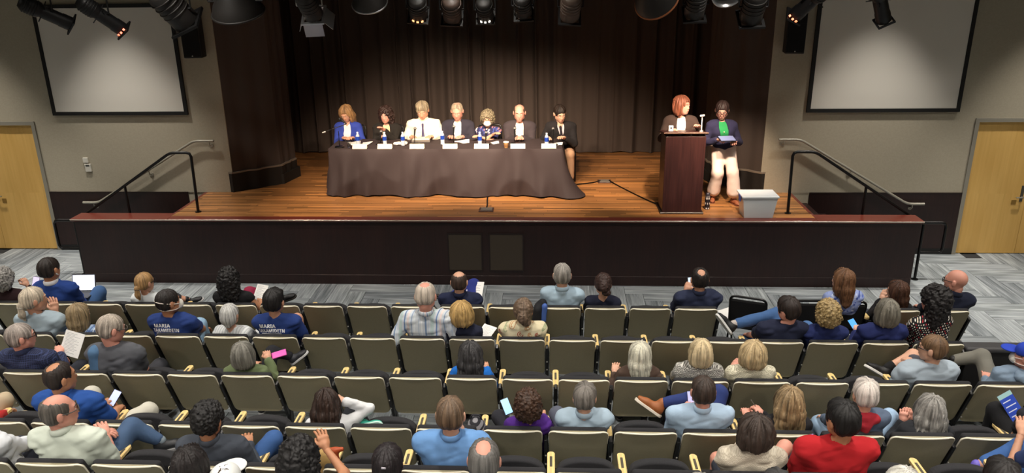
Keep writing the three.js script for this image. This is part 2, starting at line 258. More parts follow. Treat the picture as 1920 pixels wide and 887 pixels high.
// hand rails on the stairs
for (const s of [-1, 1]) {
  const w = s < 0 ? 'left' : 'right', z = -0.35, r = thing('stair_railing', `black tubular railing of the ${w} stage stairs with a looped lower end`, 'railing', [0, 0, 0]);
  add(r, 'rail', bentBar([[s * 4.36, SH, z], [s * 4.34, 1.93, z], [s * 4.65, 1.93, z], [s * 6.26, 0.885, z], [s * 6.63, 0.885, z], [s * 6.63, 0.425, z], [s * 6.31, 0.425, z]], 0.021, 0.07), blackMetal);
  add(r, 'post', bar([s * 5.42, SH - 0.55, z], [s * 5.42, 1.43, z], 0.019), blackMetal); add(r, 'post', bar([s * 6.31, 0, z], [s * 6.31, 0.86, z], 0.021), blackMetal);
  add(r, 'foot_flange', bar([s * 4.36, SH, z], [s * 4.36, SH + 0.012, z], 0.045), blackMetal); add(r, 'foot_flange', bar([s * 6.31, 0, z], [s * 6.31, 0.012, z], 0.05), blackMetal);
  const h = thing('wall_handrail', `pale grey handrail fixed to the wall above the ${w} stage stairs`, 'handrail', [0, 0, 0]), zw = WZ + 0.075, gm = M('#a9a598', 0.4, { metalness: 0.35 });
  add(h, 'rail', bentBar([[s * 4.42, 1.885, zw], [s * 4.75, 1.885, zw], [s * 6.5, 0.86, zw], [s * 6.76, 0.86, zw]], 0.02, 0.08), gm);
  for (const [x, y] of [[4.5, 1.885], [5.56, 1.41], [6.58, 0.86]]) add(h, 'bracket', merge([bentBar([[s * x, y - 0.015, zw], [s * x, y - 0.075, zw], [s * x, y - 0.085, WZ]], 0.009, 0.03), bar([s * x, y - 0.085, WZ], [s * x, y - 0.085, WZ + 0.012], 0.034)]), gm);
}
// projection screens, wall speakers, thermostat
for (const [s, x0, x1] of [[-1, -6.93, -4.845], [1, 4.855, 7.01]]) {
  const g = thing('projection_screen', s < 0 ? 'white projection screen with black border on the left wall' : 'white projection screen with black border on the right wall', 'screen', [(x0 + x1) / 2, 2.35, WZ]), w = x1 - x0, H = 1.58, b = 0.055;
  add(g, 'screen_surface', box(-w / 2, w / 2, 0, H, 0.012, 0.03), M('#e0dcd2', 0.8));
  add(g, 'border', merge([box(-w / 2 - b, w / 2 + b, -b, 0, 0.008, 0.045), box(-w / 2 - b, w / 2 + b, H, H + b, 0.008, 0.045), box(-w / 2 - b, -w / 2, 0, H, 0.008, 0.045), box(w / 2, w / 2 + b, 0, H, 0.008, 0.045)]), M('#0a0a0a', 0.7));
  const sp = thing('wall_speaker', s < 0 ? 'tall black loudspeaker on the wall beside the left screen' : 'tall black loudspeaker on the wall beside the right screen', 'speaker', [s * 4.46, 3.2, WZ + 0.2]);
  const cab = add(sp, 'cabinet', rbox(0.27, 0.62, 0.24, 0.015, 0, 0.31, 0), M('#0b0b0c', 0.6)), gr = add(sp, 'grille', rbox(0.25, 0.58, 0.02, 0.008, 0, 0.31, 0.125), M('#070707', 0.95)); add(sp, 'badge', bar([0, 0.035, 0.13], [0, 0.035, 0.142], 0.009), steel); add(sp, 'bracket', box(-0.05, 0.05, 0.2, 0.4, -0.198, -0.1), blackMetal);
  sp.rotation.y = -s * 0.12;
}
{ const t = thing('thermostat', 'small white thermostat pair on the left wall beside the door', 'thermostat', [-6.6, 1.37, WZ]); add(t, 'lower_unit', rbox(0.1, 0.13, 0.03, 0.006, 0.01, 0.065, 0.016), M('#cfccc2', 0.5)); add(t, 'display', box(-0.02, 0.04, 0.09, 0.115, 0.031, 0.033), M('#3a3d3c', 0.3)); add(t, 'upper_unit', rbox(0.085, 0.085, 0.03, 0.006, -0.01, 0.19, 0.016), M('#d6d3c8', 0.5)); }
// low partition at the aisle end of the second row
{ const t = thing('low_partition', 'low black partition with a grey rounded top where the second row meets the aisle', 'partition', [5.95, 0, 3.28]); add(t, 'panel', rbox(1.62, 0.72, 0.1, 0.01, 0, 0.36, 0), M('#0b0a0b', 0.85)); add(t, 'top_cap', rbox(1.66, 0.06, 0.16, 0.028, 0, 0.745, -0.01, 4), M('#3b3b3d', 0.6)); }

const ORD = ['first', 'second', 'third', 'fourth', 'fifth', 'sixth', 'seventh', 'eighth', 'ninth', 'tenth', 'eleventh', 'twelfth', 'thirteenth', 'fourteenth', 'fifteenth', 'sixteenth', 'seventeenth', 'eighteenth', 'nineteenth', 'twentieth'];
// ---------- house lights: recessed ceiling downlights ----------
function downlight(x, z, cd, angle, pen, label, group, aim) {
  const t = thing('ceiling_downlight', label, 'ceiling light', [x, CEIL, z], group), R = 0.09;
  add(t, 'trim_ring', new THREE.TorusGeometry(R + 0.01, 0.012, 8, 28).rotateX(Math.PI / 2).translate(0, -0.006, 0), M('#d8d6d0', 0.5));
  add(t, 'lens', new THREE.CylinderGeometry(R, R, 0.012, 28).translate(0, -0.006, 0), new THREE.MeshStandardMaterial({ color: '#ffffff', emissive: HOUSE_COLOR, emissiveIntensity: 3 }));
  const l = new THREE.SpotLight(HOUSE_COLOR, cd, 0, angle, pen, 2); l.position.set(x, CEIL - 0.03, z); l.target.position.set(...(aim || [x, 0, z])); l.castShadow = true; l.shadow.radius = 5; scene.add(l, l.target);
}
['front seats', 'fourth row of seats', 'raised rear seats', 'viewer', 'back of the hall'].forEach((w, j) => [-7.2, -3.6, 0, 3.6, 7.2].forEach((x, i) => downlight(x, [2.2, 4.9, 7.6, 10.9, 14.2][j], HOUSE * [1, 1, 1, 1.3, 1.5][j], j > 2 ? 1.3 : 1.0, 0.7, `round recessed ceiling downlight above the ${w}, ${ORD[i]} from the left`, 'ceiling downlights over the audience')));
for (const s of [-1, 1]) for (const x of [5.75, 8.3]) downlight(s * x, -0.25, WALLWASH, 0.52, 0.4, `round recessed ceiling downlight above the ${s < 0 ? 'left' : 'right'} ${x < 7 ? 'stage stairs' : 'doors'}`, 'ceiling downlights beside the stage');

// ---------- stage lanterns on the front bar ----------
const canBlack = M('#141415', 0.5, { metalness: 0.3 }), canDark = M('#1f1c1a', 0.55), silver = M('#c4c6c8', 0.28, { metalness: 0.85 });
const BAR_Y = 4.5, BAR_Z = 0.9;
{ const p = thing('lighting_bar', 'black pipe carrying the stage lanterns above the stage front', 'lighting bar', [0, BAR_Y, BAR_Z]); add(p, 'pipe', bar([-7.2, 0, 0], [7.2, 0, 0], 0.024, 14), blackMetal); for (const x of [-6, -2, 2, 6]) add(p, 'hanger', bar([x, 0, 0], [x, CEIL - BAR_Y, 0], 0.012), blackMetal); }
function lathe(profile, n = 24) { return new THREE.LatheGeometry(profile.map(([r, y]) => new THREE.Vector2(r, y)), n); }
// axis of every lantern: local -y is the beam, origin at the yoke pivot
function lantern(kind, x, y, aim, label, o = {}) {
  const g = thing('stage_lantern', label, 'stage light', [x, y, BAR_Z]), head = new THREE.Group(); head.name = 'head'; g.add(head);
  const dir = V(...aim).sub(V(x, y, BAR_Z)).normalize(); head.quaternion.setFromUnitVectors(V(0, -1, 0), dir);
  const sc = o.s || 1; head.scale.setScalar(sc); let front;
  const hm = (n, ge, m) => add(head, n, ge, m);
  if (kind === 'profile') {                              // ellipsoidal profile spot: bulbous lamp house, barrel, square front frame, shutter handles
    hm('lamp_house', lathe([[0.001, 0.27], [0.06, 0.265], [0.095, 0.22], [0.105, 0.14], [0.1, 0.05], [0.08, 0.02], [0.079, 0]]), canBlack);
    hm('barrel', lathe([[0.079, 0.02], [0.082, -0.03], [0.082, -0.2], [0.088, -0.21], [0.088, -0.32], [0.075, -0.33], [0.072, -0.3]]), canBlack);
    hm('front_frame', merge([box(-0.1, 0.1, -0.345, -0.325, -0.1, -0.08), box(-0.1, 0.1, -0.345, -0.325, 0.08, 0.1), box(-0.1, -0.08, -0.345, -0.325, -0.08, 0.08), box(0.08, 0.1, -0.345, -0.325, -0.08, 0.08)]), canBlack);
    for (const a of [0, 1, 2, 3]) hm('shutter_handle', bar([Math.cos(a * 1.571 + 0.4) * 0.08, 0, Math.sin(a * 1.571 + 0.4) * 0.08], [Math.cos(a * 1.571 + 0.4) * 0.15, 0.005, Math.sin(a * 1.571 + 0.4) * 0.15], 0.007, 6), canBlack);
    for (let k = 0; k < 5; k++) hm('cooling_fin', new THREE.TorusGeometry(0.1, 0.008, 6, 24).rotateX(Math.PI / 2).translate(0, 0.08 + k * 0.03, 0), canBlack);
    front = 0.36;
  } else if (kind === 'scoop') {                         // wide bell-shaped flood
    hm('bell', lathe([[0.001, 0.24], [0.07, 0.23], [0.1, 0.17], [0.15, 0.08], [0.22, -0.02], [0.25, -0.1], [0.252, -0.12], [0.24, -0.12], [0.2, -0.02], [0.14, 0.07], [0.09, 0.15]], 32), o.mat || canDark);
    hm('colour_frame', new THREE.TorusGeometry(0.25, 0.012, 8, 36).rotateX(Math.PI / 2).translate(0, -0.115, 0), o.rim || canDark); front = 0.14;
  } else {                                               // short can with ribs, colour frame and barn doors
    hm('can', lathe([[0.001, 0.17], [0.07, 0.165], [0.095, 0.13], [0.1, 0], [0.1, -0.13], [0.09, -0.13], [0.088, 0]]), o.mat || canDark);
    for (let k = 0; k < 4; k++) hm('cooling_fin', new THREE.TorusGeometry(0.099, 0.006, 6, 24).rotateX(Math.PI / 2).translate(0, -0.02 + k * 0.04, 0), o.mat || canDark);
    hm('colour_frame', merge([box(-0.115, 0.115, -0.15, -0.13, -0.115, -0.09), box(-0.115, 0.115, -0.15, -0.13, 0.09, 0.115), box(-0.115, -0.09, -0.15, -0.13, -0.09, 0.09), box(0.09, 0.115, -0.15, -0.13, -0.09, 0.09)]), o.frame || canBlack);
    if (o.doors) for (let k = 0; k < 4; k++) { const d = box(-0.095, 0.095, -0.27, -0.15, 0.11, 0.114); d.translate(0, 0.15, -0.112); d.rotateX(-0.5); d.translate(0, -0.15, 0.112); d.rotateY(k * Math.PI / 2); hm('barn_door', d, o.frame || canBlack); }
    front = o.doors ? 0.3 : 0.17;
  }
  const lensY = kind === 'profile' ? -0.3 : kind === 'scoop' ? -0.03 : -0.11, lensR = kind === 'profile' ? 0.07 : kind === 'scoop' ? 0.18 : 0.085;
  hm('lens', new THREE.CylinderGeometry(lensR, lensR, 0.01, 24).translate(0, lensY, 0), o.cd ? new THREE.MeshStandardMaterial({ color: '#fff6e6', emissive: STAGE_COLOR, emissiveIntensity: 4 }) : M('#8c9298', 0.15));
  if (o.leak) for (const a of [-0.5, 0, 0.5]) hm('vent_glow', box(-0.012, 0.012, -0.012, 0.012, -0.004, 0.004).translate(0, o.leakY ?? -0.05, 0.105).rotateY(a + (o.leakA || 0)), new THREE.MeshStandardMaterial({ color: '#ffffff', emissive: new THREE.Color(o.leak), emissiveIntensity: 2.2 }));
  // yoke and hook clamp up to the bar
  const yr = kind === 'scoop' ? 0.27 : 0.125, dy = BAR_Y - y;
  add(g, 'yoke', merge([bentBar([[-yr * sc, 0, 0], [-yr * sc, dy - 0.07, 0], [yr * sc, dy - 0.07, 0], [yr * sc, 0, 0]], 0.01, 0.04, 6), bar([-yr * sc, 0, 0], [-0.07 * sc, 0, 0], 0.012, 8), bar([yr * sc, 0, 0], [0.07 * sc, 0, 0], 0.012, 8)]), o.yoke || canBlack);
  add(g, 'hook_clamp', merge([box(-0.02, 0.02, dy - 0.075, dy - 0.02, -0.02, 0.02), new THREE.TorusGeometry(0.034, 0.01, 6, 16).rotateY(Math.PI / 2).translate(0, dy, 0)]), canBlack);
  if (o.cd) {
    const p = dir.clone().multiplyScalar(front * sc + 0.03).add(V(x, y, BAR_Z)), l = new THREE.SpotLight(o.color || STAGE_COLOR, o.cd, 0, o.angle || 0.56, 0.55, 2);
    l.position.copy(p); l.target.position.set(...aim); l.castShadow = true; l.shadow.radius = 3; scene.add(l, l.target);
  }
  return g;
}
const LX = [-5.330, -4.624, -3.678, -2.899, -1.996, -1.269, -0.676, -0.266, 0.130, 0.587, 1.156, 2.128, 2.632, 2.979, 3.306, 3.993, 4.754];
lantern('profile', LX[0], 4.00, [-3.4, 2.6, -0.6], 'black profile spotlight hanging furthest left on the lighting bar');
lantern('profile', LX[1], 3.97, [-3.0, 2.1, -0.6], 'black profile spotlight with orange glowing vents above the left screen', { leak: '#ff5a1e', leakY: -0.3, leakA: 0.2 });
lantern('can', LX[2], 4.02, [-2.2, 1.1, -1.2], 'black lantern tilted down between the left screen and left speaker', { s: 1.7, cd: STAGE * 0.9, angle: 0.5 });
lantern('scoop', LX[3], 4.10, [-2.9, 1.0, -0.4], 'wide bell-shaped black floodlight above the left curtain edge', { s: 1.25 });
lantern('can', LX[4], 4.04, [-1.8, 1.0, -2.2], 'dark lantern with silver frame and barn doors above the left end of the table', { s: 1.25, frame: silver, doors: true, yoke: silver, cd: STAGE * 1.2 });
lantern('scoop', LX[5], 4.14, [-1.2, 1.0, -1.2], 'round black floodlight with silver rim above the woman in the blue cardigan', { s: 0.85, rim: silver });
lantern('can', LX[6], 4.00, [-1.0, 1.6, -2.2], 'dark lantern with a warm glowing front above the man in the white shirt', { s: 1.1, cd: STAGE * 1.2, leak: '#ffb070', leakY: -0.12 });
lantern('can', LX[7], 3.98, [-0.5, 1.4, -2.3], 'brownish lantern pointing down over the middle of the table', { s: 1.15, mat: M('#4a3b33', 0.5), cd: STAGE });
lantern('can', LX[8], 3.97, [0.2, 1.4, -2.2], 'dark lantern showing three white vent lights above the masked woman', { s: 1.0, leak: '#fff4e2', leakY: -0.11, cd: STAGE * 1.1 });
lantern('can', LX[9], 4.01, [0.8, 1.4, -2.2], 'plain dark lantern above the bald man in the grey jacket', { s: 1.05, cd: STAGE * 1.1 });
lantern('can', LX[10], 3.99, [1.0, 1.2, -2.0], 'tan-sided lantern above the right end of the table', { s: 1.2, mat: M('#5a4a40', 0.5), cd: STAGE });
lantern('scoop', LX[11], 4.14, [2.9, 3.2, -0.2], 'large black floodlight with orange rim and silver frame above the empty stage', { s: 1.1, rim: M('#a5633a', 0.5), yoke: silver });
lantern('can', LX[12], 4.01, [2.7, 1.4, -1.2], 'dark lantern above the lectern', { s: 1.2, cd: STAGE * 1.5, angle: 0.42 });
lantern('scoop', LX[13], 4.17, [3.2, 3.0, 2.5], 'round silver reflector lamp above the standing woman in white trousers', { s: 0.75, mat: silver, rim: silver });
lantern('can', LX[14], 3.97, [3.4, 1.3, -1.2], 'square-fronted black lantern above the standing woman in white trousers', { s: 1.35, cd: STAGE * 1.3, angle: 0.42 });
lantern('profile', LX[15], 4.05, [3.2, 2.9, -0.3], 'black profile spotlight with orange glow beside the right speaker', { leak: '#ff7a3a', leakY: -0.3, leakA: -0.4 });
lantern('profile', LX[16], 4.04, [5.4, 2.9, 0.2], 'black profile spotlight hanging furthest right above the right screen');

// ---------- auditorium seating ----------
const ROW = [null, { z: 2.63, y: 0 }, { z: 3.42, y: 0 }, { z: 4.22, y: 0 }, { z: 5.06, y: 0 }, { z: 5.88, y: 0.19 }, { z: 6.7, y: 0.42 }];
const shellMat = new THREE.MeshStandardMaterial({ map: noisy([152, 144, 115], 5, 256, 0.5, 0.5, 90, 90), roughness: 0.46 }), creamMat = M('#efead6', 0.4), upMat = new THREE.MeshStandardMaterial({ map: noisy([38, 38, 41], 9, 256, 0.25, 0.25, 110, 110), roughness: 0.96 }), panMat = upMat;
const armMat = new THREE.MeshStandardMaterial({ map: canvasTex(128, 256, (x, w, h) => { for (let i = 0; i < w; i++) { x.fillStyle = rgb(226 + 12 * noise(i / 9, 0, 1), 196 + 14 * noise(i / 9, 0, 1), 136 + 14 * noise(i / 9, 2, 1)); x.fillRect(i, 0, 1, h); } }, 0.1, 0.3), roughness: 0.4 });
const REC = 23 * Math.PI / 180, BH = 0.54;
function rrShape(w, h, rt, rb) { const s = new THREE.Shape(), a = w / 2; s.moveTo(-a + rb, -h); s.lineTo(a - rb, -h); s.quadraticCurveTo(a, -h, a, -h + rb); s.lineTo(a, -rt); s.quadraticCurveTo(a, 0, a - rt, 0); s.lineTo(-a + rt, 0); s.quadraticCurveTo(-a, 0, -a, -rt); s.lineTo(-a, -h + rb); s.quadraticCurveTo(-a, -h, -a + rb, -h); return s; }
function curveBack(g, w) { const p = g.attributes.position; for (let i = 0; i < p.count; i++) { const x = p.getX(i) / (w / 2); p.setZ(i, p.getZ(i) - 0.018 * x * x); } g.computeVertexNormals(); return g; }
const seatGeo = {};
function seatGeos(w) {                                   // geometries for one seat width, shared by all seats of that width
  const k = w.toFixed(2); if (seatGeo[k]) return seatGeo[k];
  const tilt = g => { g.rotateX(REC); g.translate(0, 0.845, 0); return g; };
  const shell = tilt(curveBack(new THREE.ExtrudeGeometry(rrShape(w, BH, 0.05, 0.06), { depth: 0.012, bevelEnabled: true, bevelSize: 0.004, bevelThickness: 0.004, bevelSegments: 2, curveSegments: 8, steps: 1 }), w));
  const a = w / 2, tp = []; tp.push(V(-a, -0.17, 0.008)); tp.push(V(-a, -0.055, 0.008)); for (let i = 1; i < 5; i++) { const t = i / 5; tp.push(V(-a + 0.05 * t * t, -0.05 * (1 - t) * (1 - t), 0.008)); } for (let i = 0; i <= 8; i++) tp.push(V(-a + 0.05 + (w - 0.1) * i / 8, 0, 0.008)); for (let i = 1; i < 5; i++) { const t = 1 - i / 5; tp.push(V(a - 0.05 * t * t, -0.05 * (1 - t) * (1 - t), 0.008)); } tp.push(V(a, -0.055, 0.008)); tp.push(V(a, -0.17, 0.008));
  const trim = tilt(curveBack(tube(tp, 0.0075, 7, 90), w));
  const cush = tilt(rbox(w - 0.004, BH - 0.03, 0.056, 0.026, 0, -BH / 2 + 0.022, -0.034, 4));
  const ps = new THREE.Shape(), pw = w / 2 - 0.03; ps.moveTo(-pw, 0); ps.lineTo(pw, 0); ps.lineTo(pw, 0.22); ps.bezierCurveTo(pw, 0.3, pw * 0.6, 0.325, 0, 0.325); ps.bezierCurveTo(-pw * 0.6, 0.325, -pw, 0.3, -pw, 0.22); const panUp = new THREE.ExtrudeGeometry(ps, { depth: 0.05, bevelEnabled: true, bevelSize: 0.018, bevelThickness: 0.022, bevelSegments: 4, curveSegments: 10 }); panUp.rotateX(-0.14); panUp.translate(0, 0.37, -0.36);
  const panDn = rbox(w - 0.03, 0.09, 0.46, 0.04, 0, 0.415, -0.42, 4);
  return seatGeo[k] = { shell, trim, cush, panUp, panDn };
}
const standGeo = merge([rbox(0.04, 0.58, 0.09, 0.008, 0, 0.31, -0.3), rbox(0.05, 0.02, 0.34, 0.006, 0, 0.01, -0.32), rbox(0.036, 0.05, 0.3, 0.008, 0, 0.59, -0.39)].concat((() => { const b = rbox(0.03, 0.5, 0.06, 0.008, 0, 0, 0); b.rotateX(REC); b.translate(0, 0.52, -0.155); return [b]; })()));
const armShape = new THREE.Shape(); { const w = 0.026, l = 0.15; armShape.absarc(0, l - w, w, 0, Math.PI, false); armShape.absarc(0, -l + w, w, Math.PI, 2 * Math.PI, false); }
const armGeo = new THREE.ExtrudeGeometry(armShape, { depth: 0.02, bevelEnabled: true, bevelSize: 0.004, bevelThickness: 0.004, bevelSegments: 2, curveSegments: 10 }); armGeo.rotateX(-Math.PI / 2); armGeo.translate(0, 0.63, -0.4);
const inlayGeo = rbox(0.02, 0.004, 0.13, 0.0015, 0, 0.6555, -0.42, 1), boltGeo = new THREE.SphereGeometry(0.009, 8, 6);
const seatList = [];
function row(r, lefts, end) {                            // lefts: x of each back's left edge; end: right edge of the last
  const R = ROW[r];
  lefts.forEach((x0, i) => { const x1 = i + 1 < lefts.length && lefts[i + 1] - x0 < 0.75 ? lefts[i + 1] - 0.06 : (i + 1 < lefts.length ? x0 + 0.46 : end); seatList.push({ r, x: (x0 + x1) / 2, w: Math.round((x1 - x0) / 0.02) * 0.02, i, last: i + 1 === lefts.length || lefts[i + 1] - x0 > 0.75 }); });
}
row(1, [-5.551, -5.010, -4.477, -3.955, -3.422, -2.893, -2.373, -1.880, -1.372, -0.867, -0.310, 0.243, 0.799, 1.322, 1.824, 2.318, 4.545, 5.034], 5.499);
row(2, [-5.377, -4.827, -4.286, -3.749, -3.215, -2.690, -2.174, -1.650, -1.141, -0.624, -0.109, 0.413, 0.926, 1.446, 1.969, 2.494, 3.015, 3.544, 4.074, 4.580], 5.052);
row(3, [-4.864, -4.318, -3.781, -3.242, -2.708, -2.182, -1.639, -1.101, -0.571, -0.040, 0.487, 1.011, 1.535, 2.066, 2.617, 3.183, 3.706, 4.240, 4.794], 5.296);
row(4, [-4.061, -3.492, -2.941, -2.385, -1.839, -1.293, -0.733, -0.177, 0.378, 0.920, 1.470, 2.024, 2.578, 3.136, 3.689, 4.245], 4.776);
row(5, [-3.645, -3.046, -2.461, -1.877, -1.295, -0.723, -0.157, 0.408, 0.963, 1.513, 2.077, 2.635, 3.206, 3.752], 4.258);
row(6, [-2.195, -1.630, -1.071, -0.501, 0.062, 0.602, 1.152, 1.696, 2.235, 2.767, 3.293], 3.783);
function buildSeats(isTaken) {
  for (const s of seatList) {
    const R = ROW[s.r], taken = isTaken(s), gg = seatGeos(s.w);
    const t = thing('auditorium_seat', `${taken ? 'occupied' : 'empty'} olive-backed auditorium seat in the ${ORD[s.r - 1]} row from the stage, ${ORD[s.i]} from the left`, 'seat', [s.x, R.y, R.z], `auditorium seats of row ${ORD[s.r - 1]}`);
    add(t, 'back_shell', gg.shell, shellMat); add(t, 'edge_trim', gg.trim, creamMat); add(t, 'back_cushion', gg.cush, upMat); add(t, 'seat_pan', taken ? gg.panDn : gg.panUp, panMat);
    for (const e of s.last ? [-1, 1] : [-1]) {
      const ex = e * (s.w / 2 + 0.03);
      const st = add(t, 'standard', standGeo, blackMetal); st.position.x = ex; for (const [y, z] of [[0.56, -0.1], [0.44, -0.15]]) { const b = add(st, 'bolt', boltGeo, steel); b.position.set(0, y, z + 0.02); }
      const ar = add(t, 'armrest', armGeo, armMat); ar.position.x = ex; add(ar, 'inlay', inlayGeo, M('#4b4438', 0.7));
    }
  }
}

// ---------- people ----------
// head in its own frame: looks along -z, centre between the ears
const headGeo = nets([
  ell(V(0, 0.03, 0.012), [0.077, 0.09, 0.097], 0.01), ell(V(0, -0.03, -0.028), [0.064, 0.085, 0.07], 0.04), ell(V(0, -0.092, -0.055), [0.03, 0.024, 0.028], 0.03), cap(V(-0.045, -0.06, -0.01), V(0.045, -0.06, -0.01), 0.028, 0.028, 0.03),
  cap(V(0, 0.0, -0.092), V(0, -0.03, -0.101), 0.008, 0.013, 0.016), cap(V(-0.034, 0.024, -0.08), V(0.034, 0.024, -0.08), 0.012, 0.012, 0.02),
  ell(V(-0.033, 0.004, -0.108), [0.017, 0.012, 0.018], 0.014, { sub: 1 }), ell(V(0.033, 0.004, -0.108), [0.017, 0.012, 0.018], 0.014, { sub: 1 }), cap(V(-0.016, -0.062, -0.088), V(0.016, -0.062, -0.088), 0.01, 0.01, 0.01),
  ell(V(-0.086, -0.004, 0.014), [0.011, 0.034, 0.021], 0.01), ell(V(0.086, -0.004, 0.014), [0.011, 0.034, 0.021], 0.01), cap(V(0, -0.05, 0.02), V(0, -0.085, 0.022), 0.046, 0.044, 0.03)], 0.0062);
const eyeGeo = new THREE.SphereGeometry(0.0115, 12, 8), irisGeo = new THREE.SphereGeometry(0.0062, 8, 6), lipGeo = nets([cap(V(-0.022, -0.063, -0.084), V(0, -0.061, -0.0935), 0.0045, 0.007, 0.006), cap(V(0.022, -0.063, -0.084), V(0, -0.061, -0.0935), 0.0045, 0.007, 0.006)], 0.003), browGeo = merge([-1, 1].map(s => tube([[s * 0.015, 0.027, -0.096], [s * 0.032, 0.032, -0.092], [s * 0.05, 0.024, -0.078]], 0.005, 6, 8)));
// right hand: wrist at the origin, fingers along -z, palm down, thumb on the -x side
function makeHand(curl) {
  const P = [ell(V(0, 0, -0.045), [0.042, 0.016, 0.05], 0.01), cap(V(0, 0, 0.02), V(0, 0, -0.02), 0.026, 0.028, 0.02), cap(V(-0.03, 0, -0.075), V(0.03, 0, -0.072), 0.013, 0.012, 0.015)];
  [[-0.031, 0.066, 0.0095], [-0.0105, 0.074, 0.01], [0.0105, 0.068, 0.0095], [0.031, 0.052, 0.0085]].forEach(([x, L, r], i) => { let p = V(x, 0, -0.078), a = curl * 0.5; const sp = (i - 1.4) * 0.09; for (const f of [0.45, 0.32, 0.23]) { const q = p.clone().add(V(Math.sin(sp) * L * f, -Math.sin(a) * L * f * 1.15, -Math.cos(a) * L * f * 1.15)); P.push(cap(p, q, r, r * 0.93, 0.004)); p = q; a += curl * 0.75; } });
  const t0 = V(-0.03, -0.004, -0.02), t1 = V(-0.055, -0.012 - 0.01 * curl, -0.052), t2 = V(-0.05 + 0.006 * curl, -0.022 - 0.014 * curl, -0.085); P.push(cap(t0, t1, 0.015, 0.0115, 0.014), cap(t1, t2, 0.0112, 0.009, 0.005));
  return nets(P, 0.0045);
}
function mirrorX(g) { const h = g.clone(); h.scale(-1, 1, 1); const ix = h.index.array; for (let i = 0; i < ix.length; i += 3) { const t = ix[i]; ix[i] = ix[i + 1]; ix[i + 1] = t; } h.computeVertexNormals(); return h; }
const handGeo = { relax: [makeHand(0.55)], grip: [makeHand(1.15)] }; for (const k in handGeo) handGeo[k].push(mirrorX(handGeo[k][0]));
// shoe: ankle at the origin, toe along -z
const shoeUpper = nets([cap(V(0, 0.02, 0.012), V(0, -0.04, 0.0), 0.043, 0.045, 0.03), cap(V(0, -0.05, 0.02), V(0, -0.055, -0.1), 0.04, 0.036, 0.03), ell(V(0, -0.062, -0.135), [0.043, 0.026, 0.06], 0.03)], 0.0095);
const shoeSole = (() => { const s = new THREE.Shape(); s.absellipse(0, 0.125, 0.047, 0.075, 0, Math.PI); s.absellipse(0, -0.03, 0.039, 0.042, Math.PI, 2 * Math.PI); const g = new THREE.ExtrudeGeometry(s, { depth: 0.018, bevelEnabled: true, bevelSize: 0.003, bevelThickness: 0.003, bevelSegments: 1, curveSegments: 10 }); g.rotateX(-Math.PI / 2); g.translate(0, -0.1, 0); return g; })();

// hair styles in the head frame; vertex colours carry the streaks
function tint(g, fr, fy, amp, sd) {
  const p = g.attributes.position, c = new Float32Array(p.count * 3);
  for (let i = 0; i < p.count; i++) { const az = Math.atan2(p.getX(i), p.getZ(i) - 0.03), y = p.getY(i), v = 1 + amp * (0.7 * noise(az * fr, y * fy, sd) + 0.5 * noise(az * fr * 2.7, y * fy * 1.6, sd + 5)); c[3 * i] = c[3 * i + 1] = c[3 * i + 2] = Math.max(0.25, v); }
  g.setAttribute('color', new THREE.BufferAttribute(c, 3)); return g;
}
const strand = (A, f, sd) => (x, y, z) => { const az = Math.atan2(x, z - 0.03); return A * (noise(az * f, y * 9, sd) + 0.8 * (1 - 2 * Math.abs(noise(az * f * 2.1 + y * 6, y * 12, sd + 3)))); };
const curls = (A, f) => (x, y, z) => A * (noise(x * f, y * f, z * f) + 0.6 * noise(x * f * 2 + 9, y * f * 2, z * f * 2));
const faceCut = (w = 0.078, h = 0.105, y = -0.04, d = 0.1) => ell(V(0, y, -0.125), [w, h, d], 0.018, { sub: 1 });
const earCut = s => ell(V(s * 0.1, -0.025, 0.004), [0.036, 0.05, 0.044], 0.012, { sub: 1 });
const capE = (t = 0.01) => ell(V(0, 0.03, 0.014), [0.078 + t, 0.092 + t, 0.099 + t], 0.01);
const napeCut = y => cap(V(-0.1, y - 0.1, 0.03), V(0.1, y - 0.1, 0.03), 0.1, 0.1, 0.02, { sub: 1 });
const HAIR = {};
